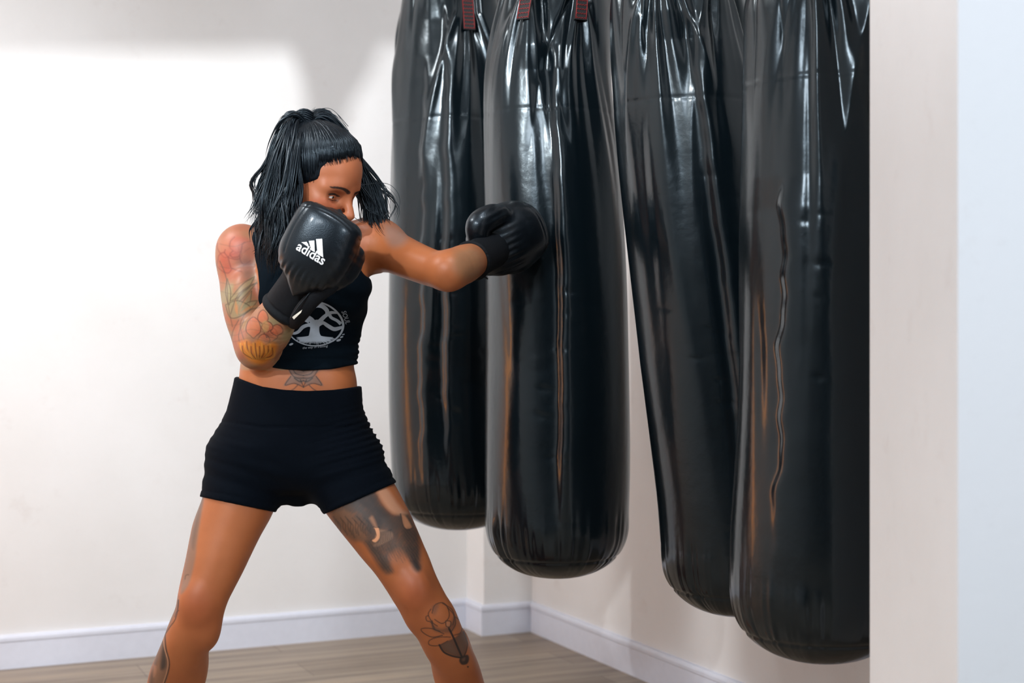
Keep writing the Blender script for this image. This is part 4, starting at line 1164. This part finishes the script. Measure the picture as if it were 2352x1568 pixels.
mesh_obj('cuff', V + grad(cf, V) * (.003 * np.exp(-(((V - cp) @ cdn - .006) / .006) ** 2))[:, None], Q, M_cuff, gl2)
sp = MB(); sp.tube(catmull(np.array([W(1120, 640, 3.22), W(1100, 625, 3.19), W(1088, 600, 3.165), W(1092, 575, 3.19), W(1108, 560, 3.23)]), 18), .0018, 8); sp.build('piping', M_leather, gl2)

# ------------------------------------------------------------------ hair
cap = SDF()
cap.ell(H(.002, 0, .046), np.array((.086, .073, .084)) * HS, 0, HR)
cap.ell(H(.050, 0, .048), np.array((.052, .058, .062)) * HS, .03 * HS, HR)


def hline(hp):
    return np.interp(hp[:, 2], [-.08, -.045, -.02, .012, .03, .05, .072, .090, .1, .13], [-.03, -.0, .022, .034, .050, .055, .060, .078, .092, .11])


def cap_d(P):
    hp = (P - HO) @ HR.T / HS
    return cap(P) - HS * (.0016 + .0094 * np.clip((hline(hp) - hp[:, 0]) / .035, 0, 1))


def hair_sdf(P):
    hp = (P - HO) @ HR.T / HS
    d = cap(P)
    u_ = hp[:, 2]; s_ = np.abs(hp[:, 1])
    line = np.interp(u_, [-.08, -.045, -.02, .012, .03, .05, .072, .090, .1, .13], [-.03, -.0, .022, .034, .050, .055, .060, .078, .092, .11])
    line = line + .003 * np.sin(s_ * 260) * np.sin(u_ * 140) + .003 * np.sin(hp[:, 1] * 95 + 1)
    d = d - HS * (.0016 + .0094 * np.clip((line - hp[:, 0]) / .035, 0, 1))
    c1 = (hp[:, 0] - line) * HS
    c2 = (-.055 - u_) * HS
    d = np.maximum(np.maximum(d, c1), c2)
    ear = np.sqrt(((hp[:, 0] - .017) / .019) ** 2 + ((u_ + .012) / .026) ** 2) - 1
    return np.maximum(d, np.where(s_ > .05, -ear * .015, -1))


V, Q = surface_net(hair_sdf, H(0, 0, .04) - .16, H(0, 0, .04) + .16, .003)
hair = mesh_obj('hair', V, Q, M_hair, person)
rs = np.random.RandomState(5)
locks = MB()


def on_cap(f, s, u, lift=.011):
    d = np.array((f, s, u)) - np.array((-.002, 0, .045)); d = d / np.linalg.norm(d)
    lo, hi = .03, .16
    for _ in range(22):
        m_ = (lo + hi) / 2; p = H(*(np.array((-.002, 0, .045)) + d * m_))
        if cap_d(p[None])[0] < lift: lo = m_
        else: hi = m_
    return p


ANC = H(-.050, -.012, .128)      # where the tie gathers the hair
ANl = np.array((-.050, -.012, .128))
# swept back from the hairline to the tie
for i in range(420):
    t = rs.rand(); side = rs.choice([-1, 1], p=[.62, .38]); ss = side * (abs(rs.rand()) ** .8) * .07
    k = abs(ss) / .07
    if rs.rand() < .6: st_ = np.array((.088 - .030 * k ** 1.5 - rs.rand() * .012 - .001, ss + rs.normal(0, .004), .098 - .035 * k))
    else:
        e_ = rs.rand(); st_ = np.array((.055 - e_ * .10, side * .072, .060 - rs.rand() * .045 * (1 - e_ * .5)))
    P_ = []
    for w_ in np.linspace(0, 1, 12):
        q_ = st_ * (1 - w_) + ANl * w_ + np.array((0, 0, .02 * math.sin(w_ * math.pi)))
        P_.append(on_cap(*q_, lift=.0002 + .0022 * rs.rand() * math.sin(w_ * 3.1)))
    P_[-1] = ANC + rs.normal(0, .004, 3)
    r0 = rs.uniform(.0010, .0026)
    locks.tube(P_, [r0 * x for x in np.interp(np.linspace(0, 1, 12), [0, .12, .9, 1], [.25, 1, 1, .8])], 6)


for i in range(90):      # short hairs along the hairline
    k = rs.rand(); ss = (1 if rs.rand() < .25 else -1) * k * .068
    f0 = .088 - .030 * k ** 1.5; st_ = np.array((f0 + rs.uniform(.002, .009), ss, .094 - .035 * k)); en = np.array((f0 - .02, ss * .95 + rs.normal(0, .004), .108 - .03 * k))
    P_ = []
    for w_ in np.linspace(0, 1, 6):
        q_ = st_ * (1 - w_) + en * w_; d = q_ - np.array((-.002, 0, .045)); d /= np.linalg.norm(d); lo, hi = .03, .16
        for _ in range(18):
            m_ = (lo + hi) / 2; lo, hi = (m_, hi) if cap(H(*(np.array((-.002, 0, .045)) + d * m_))[None])[0] < .0004 + .004 * w_ else (lo, m_)
        P_.append(H(*(np.array((-.002, 0, .045)) + d * m_)))
    locks.tube(P_, [.0001, .0003, .0004, .0005, .0006, .0006], 4)


def fall(guides, n, rad, spread, wav=.004, tipspread=1.0, fine=.25, taper=True):
    """guides: list of guide curves; each lock blends two neighbours"""
    G = [catmull(np.array([W(*p) for p in g]), 26) for g in guides]
    K = [(rs.rand() * (len(G) - 1), rs.normal(0, spread, 3), rs.normal(0, spread * 1.1 * tipspread, 3), rs.rand(3) * 6.28, rs.uniform(6, 10), 1 - .25 * rs.rand() ** 1.5) for _ in range(max(n // 11, 3))]
    for i in range(n):
        x = rs.rand() * (len(G) - 1); a = int(min(x, len(G) - 2)) if len(G) > 1 else 0; f = x - a
        c = G[a] * (1 - f) + G[min(a + 1, len(G) - 1)] * f
        k_ = K[rs.randint(len(K))]; x = np.clip(k_[0] + rs.normal(0, .06), 0, len(G) - 1); a = int(min(x, len(G) - 2)) if len(G) > 1 else 0; f = x - a
        c = G[a] * (1 - f) + G[min(a + 1, len(G) - 1)] * f
        off = np.clip(k_[1] + rs.normal(0, spread * .3, 3), -2 * spread, 2 * spread); tt = np.linspace(0, 1, 26)[:, None]
        off2 = np.clip(k_[2] + rs.normal(0, spread * .22 * tipspread, 3), -2 * spread, 2 * spread)
        ph = k_[3] + rs.normal(0, .35, 3); wv = wav * 1.7 * tt ** .8 * np.sin(tt * k_[4] + ph)
        L = k_[5] * (1 - .12 * rs.rand()); m_ = max(int(26 * L), 8)
        c = c + off * np.sin(np.minimum(tt * 3, 1.57)) + off2 * tt ** 1.5 + wv
        c = c[:m_]; r0 = rad * rs.uniform(.5, 1.25) * (fine if rs.rand() < .3 else 1)
        prof = np.interp(np.linspace(0, 1, m_), [0, .1, .6, .85, 1], [.6, 1, .8, .42, .04])
        locks.tube(c, list(r0 * prof), 6, flat=rs.uniform(.5, 1))


# raised roots of the ponytail, two lobes either side of the tie
fall([[(712, 290, 3.17), (690, 272, 3.16), (662, 285, 3.16), (645, 330, 3.17), (628, 390, 3.18)], [(712, 288, 3.20), (684, 268, 3.19), (668, 292, 3.2), (655, 340, 3.2), (640, 400, 3.21)]], 240, .0030, .0085, .003)
fall([[(700, 285, 3.21), (672, 284, 3.22), (652, 320, 3.24), (634, 380, 3.25), (618, 430, 3.24), (606, 480, 3.2)], [(690, 292, 3.23), (665, 310, 3.25), (650, 360, 3.26), (640, 420, 3.26), (630, 480, 3.22)]], 180, .0032, .009, .004)
# long fall behind and over her right shoulder
fall([[(700, 285, 3.19), (668, 280, 3.16), (640, 335, 3.15), (615, 400, 3.16), (596, 440, 3.17), (602, 480, 3.17), (594, 520, 3.16), (586, 560, 3.15)],
      [(700, 285, 3.19), (672, 280, 3.16), (655, 340, 3.13), (636, 420, 3.13), (618, 480, 3.12), (610, 530, 3.11), (600, 580, 3.12)],
      [(700, 285, 3.19), (676, 290, 3.15), (665, 350, 3.12), (655, 430, 3.10), (640, 500, 3.09), (628, 560, 3.09), (620, 610, 3.12)],
      [(700, 300, 3.17), (685, 330, 3.11), (675, 400, 3.09), (672, 455, 3.085), (660, 510, 3.07), (650, 570, 3.07), (648, 620, 3.10)]], 880, .0027, .0100, .007)
fall([[(690, 380, 3.11), (682, 420, 3.095), (676, 470, 3.08), (678, 500, 3.06), (665, 545, 3.055), (655, 600, 3.06)],
      [(668, 340, 3.12), (655, 420, 3.10), (648, 480, 3.08), (648, 540, 3.07), (640, 590, 3.08), (634, 640, 3.12)]], 260, .0026, .0085, .006)
fall([[(640, 400, 3.26), (615, 470, 3.26), (605, 530, 3.22), (596, 570, 3.2)], [(700, 400, 3.27), (680, 480, 3.27), (660, 540, 3.2), (640, 600, 3.16)]], 300, .0030, .012, .005)
# the other lobe: over the crown and behind the face to the right
fall([[(708, 288, 3.19), (722, 262, 3.20), (748, 262, 3.22), (782, 300, 3.24), (808, 350, 3.25), (826, 400, 3.26), (850, 440, 3.27), (874, 490, 3.26), (890, 525, 3.25), (920, 540, 3.24)],
      [(708, 290, 3.19), (728, 268, 3.19), (755, 275, 3.2), (788, 315, 3.22), (812, 365, 3.24), (825, 420, 3.25), (838, 470, 3.26), (850, 510, 3.25), (868, 535, 3.24), (880, 545, 3.24)],
      [(708, 288, 3.20), (725, 264, 3.22), (752, 266, 3.24), (790, 308, 3.27), (822, 370, 3.28), (850, 405, 3.28), (880, 440, 3.27), (892, 480, 3.26), (888, 515, 3.25), (905, 530, 3.24)]], 520, .0025, .0062, .008, 1.4)
fall([[(790, 310, 3.23), (815, 370, 3.24), (828, 440, 3.245), (840, 490, 3.23), (855, 530, 3.22), (882, 552, 3.22)], [(790, 310, 3.23), (818, 370, 3.24), (840, 430, 3.24), (862, 490, 3.23), (880, 525, 3.22), (924, 544, 3.22)]], 110, .0018, .006, .010, 1.5)
# tie strand
tie = MB()
for j in range(9):
    a = j * .12; tie.tube([ANC + np.array((.020 * math.cos(x + a), .018 * math.sin(x + a), .004 * j - .012 + .004 * math.sin(2 * x))) for x in np.linspace(0, 5.8, 16)], .0028, 6)
# fly-aways
for g in ([(800, 430, 3.2), (880, 420, 3.22), (912, 440, 3.22), (918, 470, 3.22), (905, 495, 3.22)], [(812, 498, 3.2), (835, 512, 3.2), (845, 505, 3.2)], [(800, 290, 3.2), (760, 250, 3.2), (720, 256, 3.2), (700, 268, 3.2)],
          [(640, 300, 3.16), (610, 370, 3.16), (590, 430, 3.16)], [(880, 540, 3.22), (910, 530, 3.22), (922, 546, 3.22)], [(775, 262, 3.2), (800, 300, 3.2), (812, 345, 3.2)]):
    locks.tube(catmull(np.array([W(*p) for p in g]), 22), list(np.linspace(.00075, .0003, 22)), 5)
SIL = catmull(np.array([(606, 400), (618, 350), (640, 300), (668, 270), (700, 268), (726, 254), (760, 262), (790, 296), (812, 345), (830, 395)], float), 200)
for i in range(46):
    j = rs.randint(5, 150); L = rs.randint(18, 45); sg = SIL[j:j + L:6]; up_ = np.linspace(0, 1, len(sg)) * rs.uniform(1, 8) + rs.uniform(-2, 2)
    c_ = np.array((715, 400)); dr = sg - c_; dr /= np.linalg.norm(dr, axis=1)[:, None]; sg = sg + dr * up_[:, None]
    locks.tube(catmull(np.array([W(x, y, 3.19) for x, y in sg]), 14), .00032, 4)
locks.build('locks', M_hair, hair); tie.build('hair_tie', M_hair, hair)

# ------------------------------------------------------------------ unseen things added for shadow and reflection
def solid(name, lo, hi, mat, parent=None, rot=0):
    bm = bmesh.new(); bmesh.ops.create_cube(bm, size=1)
    for q in bm.verts: q.co = Vector(((q.co.x) * (hi[0] - lo[0]), q.co.y * (hi[1] - lo[1]), q.co.z * (hi[2] - lo[2])))
    bmesh.ops.bevel(bm, geom=bm.edges[:], offset=.004, segments=2, affect='EDGES')
    me = bpy.data.meshes.new(name); bm.to_mesh(me); bm.free(); me.materials.append(mat)
    o = bpy.data.objects.new(name, me); C.objects.link(o); o.location = [(a + b) / 2 for a, b in zip(lo, hi)]
    if parent: o.parent = parent
    return o

# unseen board and hanging ball added to shadow the left wall's top
rig = empty('shadow_blocker', (-2.2, 2.8, 2.3)); tag(rig, 'unseen board with a hanging ball fitting under it', 'rig')
da = Vector((-.577, -.817, 0)); dn = Vector((.817, -.577, 0)); A_ = Vector((-1.06, 2.85, 2.327)) - Vector((-2.2, 2.8, 2.3))
bd = MB(); bd.box((-.02, 0, 0), (1.5, .05, .2), lambda x, y, z: tuple(A_ + da * x + dn * y + Vector((0, 0, z)))); bd.build('board', M_grey, rig, smooth=False)
for x_ in (.25, 1.2):
    q_ = A_ + da * x_ + dn * .025; k_ = MB(); k_.tube([q_ + Vector((0, 0, .2)), q_ + Vector((0, 0, .672))], .015, 10); k_.build('hanger', M_steel, rig)
bulge = MB(); zz_ = [.19, .14, .1, .05, .0, -.04, -.075, -.1, -.14, -.18, -.22]
bulge.tube([Vector((1.062 + .0 - max(0, -z_) * .10, 0, z_)) for z_ in zz_], [.072, .073, .074, .073, .066, .054, .040, .034, .030, .028, .02], 24)
bulge.build('shadow_bulge', M_leather, rig)
# unseen amber lamp added to put orange streaks in the bag reflections
glow = empty('amber_glow_source', (-2.7, 3.6, 0)); tag(glow, 'unseen amber lamp with an amber shade off to the left', 'glow')
m, nt, b = new_mat('amber_glow'); b.inputs['Base Color'].default_value = (.8, .35, .08, 1)
n = noise_tex(nt, 6, 4, (1, 1, .4)); r = ramp(nt, [(.35, (1, .26, .035)), (.65, (1, .42, .10))]); nt.links.new(n.outputs[0], r.inputs[0])
nt.links.new(r.outputs[0], b.inputs['Emission Color']); b.inputs['Emission Strength'].default_value = 15
k_ = MB(); k_.tube([Vector((0, 0, z_)) for z_ in (.3, .5, .8, 1.1, 1.3)], [.045, .055, .06, .055, .04], 24); k_.build('glow_column', m, glow)
k_ = MB(); k_.tube([Vector((0, 0, 0)), Vector((0, 0, .02)), Vector((0, 0, .021)), Vector((0, 0, .299))], [.15, .15, .015, .015], 24); k_.build('base', M_steel, glow)
